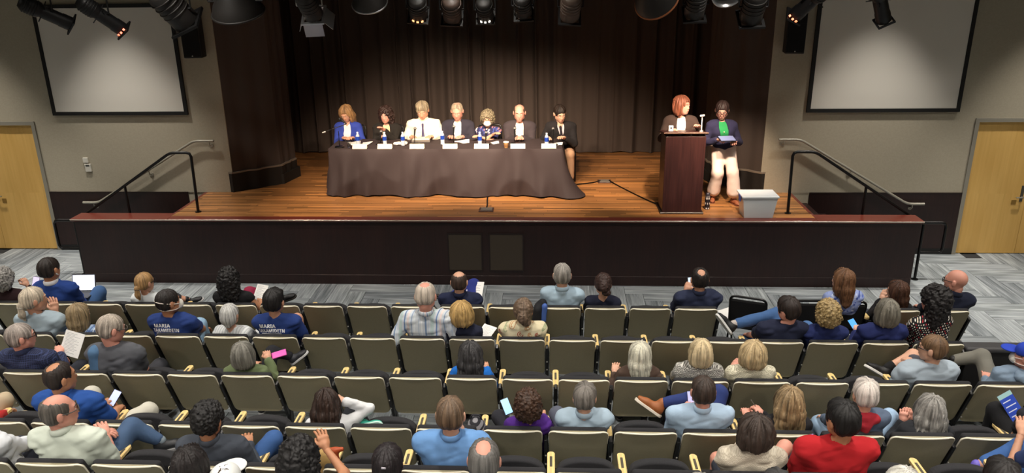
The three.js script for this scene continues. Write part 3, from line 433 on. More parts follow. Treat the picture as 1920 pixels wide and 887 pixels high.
function hair(style) {
  if (HAIR[style]) return HAIR[style];
  const c = 0.0056; let g; const nape = cap(V(-0.033, -0.018, 0.055), V(0.033, -0.018, 0.055), 0.045, 0.045, 0.03);
  switch (style) {
    case 'short': g = nets([capE(0.011), nape, faceCut(0.08, 0.1), earCut(-1), earCut(1)], c, strand(0.004, 7, 1)); break;
    case 'full': g = nets([capE(0.015), ell(V(0.01, 0.085, -0.02), [0.07, 0.045, 0.07], 0.03), nape, faceCut(0.08, 0.09), earCut(-1), earCut(1)], c, strand(0.006, 5, 2)); break;
    case 'bald': g = nets([capE(0.008), nape, faceCut(0.1, 0.13, -0.02), ell(V(0, 0.14, -0.035), [0.075, 0.105, 0.13], 0.015, { sub: 1 }), earCut(-1), earCut(1)], c, strand(0.003, 9, 3)); break;
    case 'crown': g = nets([capE(0.01), nape, faceCut(0.08, 0.1), ell(V(0, 0.12, 0.07), [0.042, 0.045, 0.045], 0.012, { sub: 1 }), earCut(-1), earCut(1)], c, strand(0.004, 8, 4)); break;
    case 'thin': g = nets([capE(0.009), nape, faceCut(0.085, 0.125, -0.02), ell(V(0, 0.13, 0.05), [0.05, 0.05, 0.06], 0.012, { sub: 1 }), earCut(-1), earCut(1)], c, strand(0.003, 8, 14)); break;
    case 'curlyshort': g = nets([capE(0.026), ell(V(0, 0.08, 0), [0.085, 0.06, 0.09], 0.03), nape, faceCut(0.08, 0.09), earCut(-1), earCut(1)], c, curls(0.0115, 62)); break;
    case 'curlymid': g = nets([capE(0.036), ell(V(0, -0.03, 0.045), [0.118, 0.1, 0.085], 0.04), faceCut(0.078, 0.11, -0.05)], c, curls(0.013, 58)); break;
    case 'curlylong': g = nets([capE(0.034), ell(V(0, -0.06, 0.05), [0.125, 0.13, 0.085], 0.05), ell(V(-0.05, -0.16, 0.045), [0.07, 0.1, 0.055], 0.04), ell(V(0.05, -0.16, 0.045), [0.07, 0.1, 0.055], 0.04), faceCut(0.075, 0.13, -0.06)], c, curls(0.014, 44)); break;
    case 'bob': g = nets([capE(0.022), ell(V(0, -0.045, 0.045), [0.108, 0.115, 0.075], 0.04), ell(V(-0.075, -0.04, 0), [0.035, 0.105, 0.062], 0.03), ell(V(0.075, -0.04, 0), [0.035, 0.105, 0.062], 0.03), faceCut(0.072, 0.125, -0.06, 0.105), napeCut(-0.125)], c, strand(0.0065, 9, 6)); break;
    case 'fluffybob': g = nets([capE(0.03), ell(V(0, -0.03, 0.05), [0.12, 0.11, 0.085], 0.04), ell(V(-0.085, -0.03, 0), [0.042, 0.1, 0.066], 0.03), ell(V(0.085, -0.03, 0), [0.042, 0.1, 0.066], 0.03), faceCut(0.072, 0.125, -0.06, 0.105), napeCut(-0.12)], c, strand(0.009, 6, 8)); break;
    case 'long': g = nets([capE(0.02), ell(V(0, -0.07, 0.05), [0.1, 0.14, 0.07], 0.04), cap(V(-0.045, -0.08, 0.06), V(-0.05, -0.24, 0.07), 0.055, 0.034, 0.05), cap(V(0.045, -0.08, 0.06), V(0.05, -0.24, 0.07), 0.055, 0.034, 0.05), cap(V(0, -0.1, 0.07), V(0, -0.27, 0.075), 0.055, 0.03, 0.05), ell(V(-0.075, -0.05, -0.005), [0.034, 0.12, 0.055], 0.03), ell(V(0.075, -0.05, -0.005), [0.034, 0.12, 0.055], 0.03), faceCut(0.07, 0.13, -0.06, 0.105)], c, strand(0.0075, 8, 9)); break;
    case 'longwide': g = nets([capE(0.026), ell(V(0, -0.07, 0.05), [0.115, 0.14, 0.08], 0.04), cap(V(-0.07, -0.08, 0.05), V(-0.09, -0.24, 0.07), 0.06, 0.045, 0.05), cap(V(0.07, -0.08, 0.05), V(0.09, -0.24, 0.07), 0.06, 0.045, 0.05), cap(V(0, -0.1, 0.07), V(0, -0.27, 0.07), 0.065, 0.036, 0.05), ell(V(-0.082, -0.05, -0.005), [0.036, 0.12, 0.058], 0.03), ell(V(0.082, -0.05, -0.005), [0.036, 0.12, 0.058], 0.03), faceCut(0.07, 0.13, -0.06, 0.105)], c, strand(0.01, 6, 10)); break;
    case 'ponytail': g = nets([capE(0.012), nape, faceCut(0.08, 0.1), ell(V(0, -0.02, 0.115), [0.028, 0.024, 0.026], 0.012), cap(V(0, -0.03, 0.125), V(0, -0.12, 0.125), 0.026, 0.03, 0.014), cap(V(0, -0.11, 0.125), V(0, -0.17, 0.11), 0.03, 0.014, 0.02)], c, strand(0.0045, 11, 11)); break;
    case 'bun': g = nets([capE(0.015), nape, faceCut(0.08, 0.1), ell(V(0.01, -0.045, 0.105), [0.045, 0.04, 0.04], 0.012)], c, strand(0.005, 9, 12)); break;
    case 'highbun': g = nets([capE(0.02), nape, faceCut(0.08, 0.1), ell(V(0, -0.02, 0.125), [0.055, 0.06, 0.04], 0.015), ell(V(0.03, -0.08, 0.09), [0.05, 0.045, 0.04], 0.02)], c, curls(0.006, 48)); break;
    case 'slick': g = nets([capE(0.018), ell(V(0, -0.08, 0.06), [0.09, 0.14, 0.06], 0.04), cap(V(0, -0.1, 0.07), V(0, -0.26, 0.09), 0.06, 0.04, 0.05), ell(V(0, 0.045, 0.1), [0.05, 0.035, 0.03], 0.02), faceCut(0.08, 0.12)], c, strand(0.005, 12, 13)); break;
    case 'knitcap': g = nets([capE(0.018), ell(V(0, -0.02, 0.06), [0.085, 0.08, 0.07], 0.03), ell(V(0.0, -0.085, 0.085), [0.035, 0.025, 0.03], 0.012), faceCut(0.08, 0.1), earCut(-1), earCut(1)], c, strand(0.004, 14, 15)); break;
  }
  return HAIR[style] = tint(g, /curly/.test(style) ? 14 : 11, /curly/.test(style) ? 60 : 5, /curly/.test(style) ? 0.7 : 0.75, style.length);
}
const capHatGeo = nets([ell(V(0, 0.045, 0.01), [0.096, 0.088, 0.112], 0.01), cap(V(-0.09, -0.06, 0), V(0.09, -0.06, 0), 0.085, 0.085, 0.01, { sub: 1 })], 0.007), brimGeo = (() => { const g = nets([ell(V(0, 0.028, -0.135), [0.085, 0.012, 0.085], 0.01)], 0.007); return g; })();
const hairMats = {};
const hairMat = c => hairMats[c] ??= new THREE.MeshStandardMaterial({ color: c, roughness: 0.62, vertexColors: true, side: THREE.DoubleSide });
const SKIN = { pale: '#d8a78c', fair: '#cf9a7e', pink: '#d99a86', tan: '#b98260', brown: '#8a5a40', deep: '#6d4330' };
const lerpV = (a, b, t) => a.clone().lerp(b, t);
function ik(S, W, l1, l2, pole) {                        // elbow (or knee) between S and W
  const d = W.clone().sub(S); let L = d.length(); const mx = (l1 + l2) * 0.995; if (L > mx) { d.setLength(mx); W = S.clone().add(d); L = mx; }
  const n = d.clone().normalize(), a = (l1 * l1 - l2 * l2 + L * L) / (2 * L), h = Math.sqrt(Math.max(0, l1 * l1 - a * a)); const pp = pole.clone().addScaledVector(n, -pole.dot(n)).normalize();
  return [S.clone().addScaledVector(n, a).addScaledVector(pp, h), W];
}
function orient(zBack, upHint) { const z = zBack.clone().normalize(), x = upHint.clone().cross(z).normalize(), y = z.clone().cross(x); return new THREE.Matrix4().makeBasis(x, y, z); }
const people = [];
let personN = 0;
/* sp: label, group; head [x,y,z]; hip [x,y,z]; floor y; face: heading in degrees (0 looks at the stage, 180 at the hall);
   hy/hp/ht head turn right, pitch down, tilt; tw torso twist; skin; hair [style, colour]; top {c|mat, sleeve 0..1, jacket, shirt, tie, collar}; legs {c, len 0..1}; shoes colour;
   lh, rh wrist targets; lk, la, rk, ra knees and ankles (all in metres in the hall); b bulk; f woman */
function person(sp) {
  const a = (sp.face || 0) * Math.PI / 180, fwd = V(Math.sin(a), 0, -Math.cos(a)), rt = V(Math.cos(a), 0, Math.sin(a)), up = V(0, 1, 0), fy = sp.floor || 0, n0 = ++personN;
  const O = V(sp.hip[0], fy, sp.hip[2]), w = p => V(...p).sub(O), L = (x, y, z) => V(0, y, 0).addScaledVector(rt, x).addScaledVector(fwd, -z);
  const g = thing('person', sp.label, 'person', [O.x, O.y, O.z], sp.group); people.push({ x: O.x, z: O.z, row: sp.row });
  const H = V(0, sp.hip[1] - fy, 0), Hd = w(sp.head), s = sp.s || 1, f = sp.f ? 0.9 : 1, b = (sp.b || 1) * s * f;
  const dn = Hd.clone().sub(H).normalize(), N = Hd.clone().addScaledVector(dn.clone().multiplyScalar(0.5).addScaledVector(up, 0.5).normalize(), -0.19 * s).addScaledVector(fwd, -0.022 * s);
  const sp0 = N.clone().sub(H), sd = sp0.clone().normalize(), T = t => H.clone().addScaledVector(sp0, t), ta = a + (sp.tw || 0) * Math.PI / 180, sr = V(Math.cos(ta), 0, Math.sin(ta)), sf = V(Math.sin(ta), 0, -Math.cos(ta));
  if (sp.st) sr.addScaledVector(up, Math.sin(sp.st * Math.PI / 180)).normalize();
  const SW = 0.184 * b, S = [-1, 1].map(k => N.clone().addScaledVector(sd, -0.055 * s).addScaledVector(sr, k * SW));
  const hipj = [-1, 1].map(k => H.clone().addScaledVector(rt, k * 0.085 * b));
  // limbs
  const stand = sp.stand, kn = [sp.lk, sp.rk], an = [sp.la, sp.ra], K = [], A = [];
  for (const i of [0, 1]) {
    const k = i ? 1 : -1; let Ak = an[i] ? w(an[i]) : stand ? L(k * 0.1, 0.1, 0.02) : L(k * 0.13, 0.1, -0.42 * s), Kk;
    if (kn[i]) { Kk = w(kn[i]); } else [Kk, Ak] = ik(hipj[i], Ak, 0.43 * s, 0.42 * s, fwd.clone().addScaledVector(up, stand ? 0 : 1.2)); K.push(Kk); A.push(Ak);
  }
  const hn = [sp.lh, sp.rh], E = [], W = [];
  for (const i of [0, 1]) { const k = i ? 1 : -1, t = hn[i] ? w(hn[i]) : L(k * 0.12, 0.63, -0.3 * s); const [e, ww] = ik(S[i], t, 0.275 * s, 0.25 * s, V(0, -1, 0).addScaledVector(sr, k * (sp.elb ?? 0.55)).addScaledVector(fwd, -0.25)); E.push(e); W.push(ww); }
  // head frame
  const hq = new THREE.Quaternion().setFromEuler(new THREE.Euler(-(sp.hp || 0) * Math.PI / 180, -a - (sp.hy || 0) * Math.PI / 180, -(sp.ht || 0) * Math.PI / 180, 'YXZ')), hs = 1.13 * s * (sp.f ? 0.97 : 1) * (sp.hs || 1), HM = new THREE.Matrix4().compose(Hd, hq, V(hs, hs, hs));
  const skull = V(0, -0.07, 0.03).applyMatrix4(HM);
  const torso = o => {
    const c = (t, hw, r, k = 0.07) => cap(T(t).addScaledVector(sr, -hw * b), T(t).addScaledVector(sr, hw * b), r * b + o, r * b + o, k);
    const P = [cap(H.clone().addScaledVector(rt, -0.07 * b), H.clone().addScaledVector(rt, 0.07 * b), 0.115 * b + o, 0.115 * b + o, 0.06), c(0.28, sp.f ? 0.04 : 0.06, sp.f ? 0.108 : 0.118), c(0.55, 0.07, 0.113), c(0.76, 0.085, 0.1), cap(S[0], S[1], 0.056 * b + o, 0.056 * b + o, 0.06)];
    for (const i of [0, 1]) P.push(cap(N.clone().addScaledVector(up, -0.008), lerpV(N, S[i], 0.75), 0.045 * b + o * 0.8, 0.054 * b + o, 0.05));
    if (sp.belly) P.push(ell(T(0.3).addScaledVector(sf, 0.06), [0.15 * b + o, 0.14 * b + o, 0.13 * b + o], 0.06));
    if (sp.f) P.push(cap(T(0.62).addScaledVector(sr, -0.06).addScaledVector(sf, 0.07), T(0.62).addScaledVector(sr, 0.06).addScaledVector(sf, 0.07), 0.068 * b + o, 0.068 * b + o, 0.05));
    return P;
  };
  const arm = (i, o, u0, u1, P) => { // portion u0..u1 of the arm, 1 = elbow, 2 = wrist
    const at = u => u < 1 ? lerpV(S[i], E[i], u) : lerpV(E[i], W[i], u - 1), r = u => (u < 1 ? 0.05 - 0.01 * u : 0.041 - 0.013 * (u - 1)) * (sp.f ? 0.88 : 1) * Math.max(0.9, b / f) + o;
    if (u0 < 1) P.push(cap(at(u0), at(Math.min(1, u1)), r(u0), r(Math.min(1, u1)), 0.022)); if (u1 > 1) P.push(cap(at(Math.max(1, u0)), at(u1), r(Math.max(1, u0)), r(u1), 0.02)); return P;
  };
  const leg = (i, o, u1, P) => { const q = (sp.f ? 0.94 : 1) * s; P.push(cap(hipj[i], u1 < 1 ? lerpV(hipj[i], K[i], u1) : K[i], 0.088 * q + o, 0.062 * q + o, 0.03)); if (u1 > 1) P.push(cap(K[i], lerpV(K[i], A[i], u1 - 1), 0.06 * q + o, (0.06 - 0.02 * (u1 - 1)) * q + o, 0.03)); return P; };
  // body: one skin surface, with head and hands merged in
  const bp = torso(-0.014); for (const i of [0, 1]) { arm(i, 0, 0, 2, bp); leg(i, 0, 2, bp); } bp.push(cap(N.clone().addScaledVector(up, -0.02), skull, 0.062 * s * f, 0.056 * s * f, 0.04));
  const parts = [nets(bp, 0.0175), headGeo.clone().applyMatrix4(HM)];
  for (const i of [0, 1]) {
    const hd = sp.hd?.[i] ? V(...sp.hd[i]) : W[i].clone().sub(E[i]).normalize().addScaledVector(fwd, 0.35), un = sp.hu?.[i] ? V(...sp.hu[i]) : V(0, 1, 0.01), m = orient(hd.clone().negate(), un); m.scale(V(s * f, s * f, s * f).multiplyScalar(1.06)); m.setPosition(W[i].clone().addScaledVector(hd.clone().normalize(), 0.012));
    parts.push(handGeo[sp.grip?.[i] ? 'grip' : 'relax'][i ? 0 : 1].clone().applyMatrix4(m));
  }
  add(g, 'body', merge(parts), M(SKIN[sp.skin || 'fair'], 0.55));
  // clothes
  const top = sp.top || { c: '#777777' }, tm = top.mat || M(top.c, 0.92), sl = top.sleeve ?? 0.6, amp = top.wr ?? (top.jacket ? 0.004 : 0.0095), fold = (x, y, z) => amp * (noise(x * 8 + n0 * 7, y * 10 + x * 5, z * 8) + 0.9 * (1 - 2 * Math.abs(noise(x * 7 + y * 6 + n0, y * 17 - x * 6, z * 9))) + 0.35 * noise(x * 24, y * 34 + n0, z * 24));
  const o = top.o ?? (top.jacket ? 0.021 : 0.017), tp = torso(o); if (sl > 0) for (const i of [0, 1]) arm(i, o + (sl < 1 ? 0.006 : 0), 0, Math.min(1.93, sl < 1 ? sl : 1.93), tp);
  if (top.cut !== undefined || top.jacket) { const q = top.cut ?? 0.3; tp.push(cap(N.clone().addScaledVector(up, 0.05).addScaledVector(sf, 0.1), T(q).addScaledVector(sf, 0.2), 0.075, 0.045, 0.012, { sub: 1 })); }
  else tp.push(cap(N.clone(), lerpV(N, skull, 0.3), 0.068 * s * f, 0.066 * s * f, 0.03), cap(N.clone().addScaledVector(up, 0.06), N.clone().addScaledVector(up, 0.16), 0.052 * s * f, 0.07, 0.01, { sub: 1 }));
  const tmesh = add(g, top.n || (top.jacket ? 'jacket' : 'shirt'), nets(tp, 0.0125, fold), tm);
  if (top.jacket) { const ip = torso(0.002); add(g, 'shirt', nets(ip, 0.016), M(top.shirt || '#e8e6df', 0.85)); }
  if (top.collar) { const r = 0.068 * s * f, cg = new THREE.TorusGeometry(r, 0.013, 8, 32); cg.rotateX(Math.PI / 2); cg.scale(1, 2.1, 1.04); const cq = new THREE.Quaternion().setFromUnitVectors(V(0, 1, 0), skull.clone().sub(N).normalize().addScaledVector(sf, 0.25).normalize()); cg.applyQuaternion(cq); const cp = lerpV(N, skull, 0.42); cg.translate(cp.x, cp.y, cp.z); add(tmesh, 'collar', cg, top.collar === true ? tm : M(top.collar, 0.8)); }
  if (top.hood) { const hg = nets([cap(N.clone().addScaledVector(sf, -0.07).addScaledVector(sr, -0.07), N.clone().addScaledVector(sf, -0.07).addScaledVector(sr, 0.07), 0.05, 0.05, 0.04), cap(N.clone().addScaledVector(sf, -0.1).addScaledVector(up, -0.05), N.clone().addScaledVector(sf, -0.11).addScaledVector(up, -0.13), 0.06, 0.03, 0.04)], 0.012, fold); add(tmesh, 'hood', hg, top.hood === true ? tm : M(top.hood, 0.9)); }
  if (top.tie) { const p0 = N.clone().addScaledVector(sf, 0.085 * b).addScaledVector(up, -0.03), p1 = T(0.55).addScaledVector(sf, 0.145 * b), p2 = T(0.2).addScaledVector(sf, 0.15 * b); add(g, 'tie', nets([cap(p0, lerpV(p0, p1, 0.2), 0.02, 0.016, 0.01), cap(lerpV(p0, p1, 0.1), p1, 0.014, 0.024, 0.01), cap(p1, p2, 0.024, 0.03, 0.01)], 0.008), M(top.tie, 0.6)); }
  const lg = sp.legs || { c: '#2b2f3a' }, lp = [cap(H.clone().addScaledVector(rt, -0.07 * b), H.clone().addScaledVector(rt, 0.07 * b), 0.115 * b + 0.016, 0.115 * b + 0.016, 0.06)]; const ll = lg.len ?? 1.9;
  for (const i of [0, 1]) { leg(i, lg.o ?? 0.014, ll, lp); if (lg.flare) lp.push(cap(K[i], lerpV(K[i], A[i], ll - 1), 0.075, lg.flare, 0.04)); }
  if (lg.skirt) lp.push(cap(lerpV(hipj[0], hipj[1], 0.5), lerpV(K[0], K[1], 0.5), 0.16, 0.13, 0.05));
  const wl = (x, y, z) => 0.006 * (noise(x * 8 + n0, y * 8, z * 8) + 0.5 * noise(x * 26, y * 20, z * 20 + n0)); add(g, lg.n || (ll < 1 ? 'shorts' : 'trousers'), nets(lp, 0.017, wl), lg.mat || M(lg.c, 0.9));
  for (const i of [0, 1]) {
    const toe = sp.toe?.[i] ? V(...sp.toe[i]) : fwd.clone().addScaledVector(rt, (i ? 1 : -1) * 0.15), shin = K[i].clone().sub(A[i]).normalize(), m = orient(toe.clone().negate(), sp.toe?.[i] && sp.toeup?.[i] ? V(...sp.toeup[i]) : stand || !sp.toe?.[i] ? up : shin); m.scale(V(s, s, s).multiplyScalar(sp.f ? 0.93 : 1.04)); m.setPosition(A[i]);
    const sh = add(g, 'shoe', shoeUpper, M(sp.shoes || '#1c1a1a', 0.55)); sh.applyMatrix4(m); add(sh, 'sole', shoeSole, M(sp.sole || '#26231f', 0.6));
  }
  if (sp.socks) for (const i of [0, 1]) add(g, 'sock', nets([cap(lerpV(K[i], A[i], sp.sockAt || 0.62), lerpV(K[i], A[i], 1.02), 0.052 * s, 0.046 * s, 0.02)], 0.014), M(sp.socks, 0.95));
  // head dress and face
  const onHead = (n, ge, m, par = g) => { const e = add(par, n, ge, m); e.applyMatrix4(HM); return e; };
  if (sp.hair && sp.hair[0] !== 'none') { const h = onHead(sp.hair[0] === 'knitcap' ? 'hair' : 'hair', hair(sp.hair[0]), hairMat(sp.hair[1])); if (sp.clip) add(h, 'hair_clip', rbox(0.03, 0.012, 0.012, 0.004, 0, 0.055, 0.13), M('#cfc9d4', 0.3, { metalness: 0.6 })); if (sp.band) add(h, 'hair_tie', new THREE.TorusGeometry(0.024, 0.007, 6, 16).rotateX(1.2).translate(0, -0.045, 0.125), M(sp.band, 0.7)); }
  if (sp.cap) { const h = onHead('cap', capHatGeo, M(sp.cap, 0.85)); add(h, 'brim', brimGeo, M(sp.cap, 0.85)); if (sp.capback) add(h, 'strap', box(-0.04, 0.04, -0.02, 0.0, 0.1, 0.118), M(sp.capback, 0.8)); }
  for (const k of [-1, 1]) { const e = onHead('eye', eyeGeo, M('#c9bdb2', 0.3)); e.geometry = eyeGeo; e.translateX(0); e.position.copy(V(k * 0.032, 0.004, -0.0855).applyMatrix4(HM)); e.scale.multiply(V(1, 0.55, 0.8)); const ir = add(e, 'iris', irisGeo, M('#2a1d16', 0.2)); ir.position.set(0, -0.001, -0.0065); }
  onHead('lips', lipGeo, M(sp.lips || '#b4665c', 0.5)); if (sp.hair && sp.hair[0] !== 'none') onHead('eyebrows', browGeo, M(sp.brow || sp.hair[1], 0.8));
  if (sp.glasses) { const gm = M(sp.glasses === true ? '#1d1b1c' : sp.glasses, 0.35); onHead('glasses', merge([-1, 1].map(k => new THREE.TorusGeometry(0.024, 0.0035, 6, 18).translate(k * 0.034, 0.002, -0.106)).concat([-1, 1].map(k => tube([[k * 0.058, 0.006, -0.104], [k * 0.083, 0.01, -0.05], [k * 0.088, 0.014, 0.012]], 0.0035, 6, 10)), [bar([-0.011, 0.004, -0.108], [0.011, 0.004, -0.108], 0.003, 6)])), gm); }
  if (sp.mask) { const mk = onHead('face_mask', nets([ell(V(0, -0.05, -0.085), [0.058, 0.05, 0.045], 0.01), ell(V(0, -0.045, -0.108), [0.03, 0.03, 0.022], 0.03)], 0.006), M('#ece9e0', 0.9)); add(mk, 'strap', merge([tube([[-0.05, -0.03, -0.08], [-0.09, 0.0, 0.0], [-0.06, 0.03, 0.095], [0, 0.04, 0.122], [0.06, 0.03, 0.095], [0.09, 0.0, 0.0], [0.05, -0.03, -0.08]], 0.0045, 6, 50), tube([[-0.05, -0.07, -0.075], [-0.085, -0.06, 0.0], [-0.05, -0.055, 0.075], [0, -0.05, 0.095], [0.05, -0.055, 0.075], [0.085, -0.06, 0.0], [0.05, -0.07, -0.075]], 0.0045, 6, 50)]), M('#e6d9cf', 0.9)); }
  if (sp.headphone) onHead('earpiece', tube([[0.08, -0.01, 0.01], [0.088, -0.03, 0.02], [0.085, -0.05, 0.0]], 0.008, 6, 10), M('#e8e6e2', 0.5));
  g.userData.top = undefined; delete g.userData.top;
  return { g, tmesh, W, O, N, S, T, sf, sr, E, HM };
}
// seated member of the audience: head position in the hall, row number
function seated(r, head, label, o) {
  const R = ROW[r], sc = Math.max(0.9, Math.min(1.08, (head[1] - R.y) / 1.18));
  return person({ label, row: r, floor: R.y, head, hip: o.hip || [head[0] + (o.hx || 0), R.y + 0.5, R.z - 0.32], s: o.s || sc, ...o });
}

// ---------- things people hold or carry ----------
function phone(at, label, screen = '#cfe0ff', lit = 0.5, o = {}) {
  const g = thing('smartphone', label, 'phone', at); add(g, 'case', rbox(0.075, 0.15, 0.011, 0.005), M(o.case || '#15161a', 0.4)); add(g, 'screen', box(-0.034, 0.034, -0.069, 0.069, 0.0056, 0.0064), new THREE.MeshStandardMaterial({ color: screen, roughness: 0.25, emissive: new THREE.Color(screen), emissiveIntensity: lit })); g.rotation.set(...(o.r || [-0.7, 0, 0])); return g;
}
function sheet(at, w, h, label, o = {}) {                // a few curled sheets of printed paper
  const g = thing(o.n || 'paper_sheet', label, 'paper', at), pg = new THREE.PlaneGeometry(w, h, 8, 8), p = pg.attributes.position; for (let i = 0; i < p.count; i++) p.setZ(i, 0.012 * Math.sin(p.getX(i) / w * 3) + 0.008 * p.getY(i) / h);
  pg.computeVertexNormals(); const q = pg.clone(); q.translate(0, 0, -0.003); add(g, 'sheet', pg, o.print === 0 ? M('#f1f0ec', 0.8) : printMat()); add(g, 'under_sheet', q, M('#e6e5e0', 0.85)); g.rotation.set(...(o.r || [-1.1, 0, 0])); return g;
}
function printMat() { return matCache.print ??= new THREE.MeshStandardMaterial({ map: canvasTex(256, 340, (x, w, h) => { x.fillStyle = '#f3f2ee'; x.fillRect(0, 0, w, h); x.fillStyle = '#8d8f94'; for (let j = 0; j < 15; j++) x.fillRect(26, 30 + j * 19, 90 + hash3(j, 2, 1) * 110, 4); }), roughness: 0.8, side: THREE.DoubleSide }); }

// ---------- on the stage: table, lectern, small things ----------
const TT = 1.76;                                         // table top height
{ const t = thing('folding_table', 'long folding table hidden under the black cloth', 'table', [-0.73, SH, -1.64]); add(t, 'table_top', rbox(3.62, 0.04, 0.72, 0.01, 0, TT - SH - 0.03, 0), M('#7d7468', 0.7)); for (const x of [-1.6, -0.3, 0.3, 1.6]) for (const z of [-0.27, 0.27]) add(t, 'leg', bar([x, 0, z], [x, TT - SH - 0.05, z], 0.014), steel); }
{ // cloth: flat top, skirt with folds that grow towards the hem, a tail trailing on the floor at the right corner
  const x0 = -2.575, x1 = 1.115, z0 = -2.02, z1 = -1.265, per = [], r = 0.03; const push = (x, z, nx, nz) => per.push([x, z, nx, nz]);
  const seg = (ax, az, bx, bz, nx, nz, n) => { for (let i = 0; i < n; i++) push(ax + (bx - ax) * i / n, az + (bz - az) * i / n, nx, nz); };
  seg(x0 + r, z1, x1 - r, z1, 0, 1, 150); for (let i = 0; i < 6; i++) { const a = Math.PI / 2 * (1 - i / 6); push(x1 - r + r * Math.cos(a), z1 - r + r * Math.sin(a), Math.cos(a), Math.sin(a)); }
  seg(x1, z1 - r, x1, z0 + r, 1, 0, 34); seg(x1 - r, z0, x0 + r, z0, 0, -1, 120); seg(x0, z0 + r, x0, z1 - r, -1, 0, 34); for (let i = 0; i < 6; i++) { const a = Math.PI - Math.PI / 2 * i / 6; push(x0 + r + r * Math.cos(a), z1 - r + r * Math.sin(a), Math.cos(a), Math.sin(a)); }
  const n = per.length, m = 22, pos = [], uv = [], idx = []; let arc = 0;
  for (let j = 0; j <= m; j++) { arc = 0; for (let i = 0; i <= n; i++) { const [x, z, nx, nz] = per[i % n], q = per[(i + n - 1) % n]; arc += i ? Math.hypot(x - q[0], z - q[1]) : 0; const t = j / m, tl = Math.max(0, 1 - Math.hypot(x - x1, z - z1) / 0.16);
    const f = 1.5 * Math.pow(t, 0.6) * (0.03 * Math.sin(arc * 9 + 2.5 * noise(arc * 1.5, 0, 1) + t * 0.9) + 0.034 * (1 - 2 * Math.abs(noise(arc * 2.6 + 0.5 * t, t * 0.8, 5))) + 0.02 * noise(arc * 9, t * 2, 8) + 0.05) + 0.02 * t * t, drop = (TT + 0.008) - t * (TT - SH - 0.012), o = f + tl * t * t * t * 0.2;
    pos.push(x + nx * o + tl * t * t * t * 0.12, j === 0 ? TT + 0.008 : Math.max(SH + 0.012 + (t > 0.98 ? 0.01 * (1 + noise(arc * 6, 2, 2)) : 0), drop), z + nz * o); uv.push(arc, t); } }
  for (let j = 0; j < m; j++) for (let i = 0; i < n; i++) { const a = j * (n + 1) + i, b = a + 1, c = a + n + 1, d = c + 1; idx.push(a, c, d, a, d, b); }
  const g = new THREE.BufferGeometry(); g.setAttribute('position', new THREE.Float32BufferAttribute(pos, 3)); g.setAttribute('uv', new THREE.Float32BufferAttribute(uv, 2)); g.setIndex(idx); g.computeVertexNormals();
  const t = thing('tablecloth', 'black floor-length cloth over the panel table with a tail on the stage floor', 'tablecloth', [0, 0, 0]), cm = M('#332829', 0.8);
  add(t, 'skirt', g, cm); add(t, 'top', box(x0 + 0.004, x1 - 0.004, TT - 0.004, TT + 0.009, z0 + 0.004, z1 - 0.004), cm);
}
const TY = TT + 0.0095;
// chairs
const chairProto = new THREE.Group(); chairProto.userData = { base: 'stacking_chair', category: 'chair' };
{ const bm = M('#0c0c0d', 0.3), pm = M('#111112', 0.9);
  for (const s of [-1, 1]) { add(chairProto, 'leg', bentBar([[s * 0.2, 0, -0.42], [s * 0.2, 0.43, -0.38], [s * 0.2, 0.43, -0.02]], 0.012, 0.05, 8), bm); add(chairProto, 'leg', bar([s * 0.21, 0, 0.05], [s * 0.2, 0.45, -0.02], 0.012), bm); }
  add(chairProto, 'back_frame', bentBar([[-0.2, 0.43, -0.02], [-0.2, 0.87, 0.09], [0.2, 0.87, 0.09], [0.2, 0.43, -0.02]], 0.014, 0.07, 8), bm);
  const bp = rbox(0.39, 0.34, 0.04, 0.018, 0, 0, 0); bp.rotateX(0.24); bp.translate(0, 0.66, 0.038); add(chairProto, 'backrest', bp, pm); add(chairProto, 'seat', rbox(0.43, 0.06, 0.42, 0.025, 0, 0.455, -0.2, 3), pm); }
function chair(x, y, z, ry, label, group) { const c = copyOf(chairProto, label, group); c.position.set(x, y, z); c.rotation.y = ry; return c; }
const c1 = [3.209, 0.87, 2.356], c2 = [3.851, 0.87, 2.417], c3 = [4.266, 0.87, 2.439];
chair(c1[0], 0, c1[2] - 0.09, -0.35, 'empty black stacking chair standing askew in the front row with paper on it'); chair(c2[0], 0, c2[2] - 0.09, 0, 'black stacking chair behind the curly blonde woman, left of the woman in the floral blouse'); chair(c3[0], 0, c3[2] - 0.09, 0, 'black stacking chair under the woman in the blue floral blouse');
// bottles
function bottle(at, label) { const b = thing('water_bottle', label, 'bottle', at, 'water bottles on the panel table'); add(b, 'bottle_body', lathe([[0.001, 0], [0.03, 0.002], [0.033, 0.012], [0.031, 0.05], [0.033, 0.09], [0.033, 0.14], [0.026, 0.17], [0.014, 0.19], [0.013, 0.2]], 20), M('#b9c2cc', 0.25)); add(b, 'bottle_label', lathe([[0.0335, 0.085], [0.0345, 0.09], [0.0345, 0.145], [0.0335, 0.15]], 20), M('#1d3f9c', 0.4)); add(b, 'bottle_cap', lathe([[0.001, 0.222], [0.015, 0.22], [0.016, 0.2], [0.013, 0.198]], 14), M('#dfe6ee', 0.4)); }
bottle([-2.143, 1.769, -1.518], 'blue-labelled water bottle beside the glass in front of the woman in the blue cardigan'); bottle([-1.712, 1.769, -1.514], 'blue-labelled water bottle in front of the woman in the black jacket'); bottle([-1.42, 1.769, -1.512], 'blue-labelled water bottle beside the white napkin'); bottle([-0.797, 1.769, -1.584], 'blue-labelled water bottle left of the man in the navy blazer'); bottle([-0.191, 1.769, -1.501], 'blue-labelled water bottle in front of the masked woman'); bottle([0.864, 1.769, -1.417], 'blue-labelled water bottle in front of the man in the black suit');
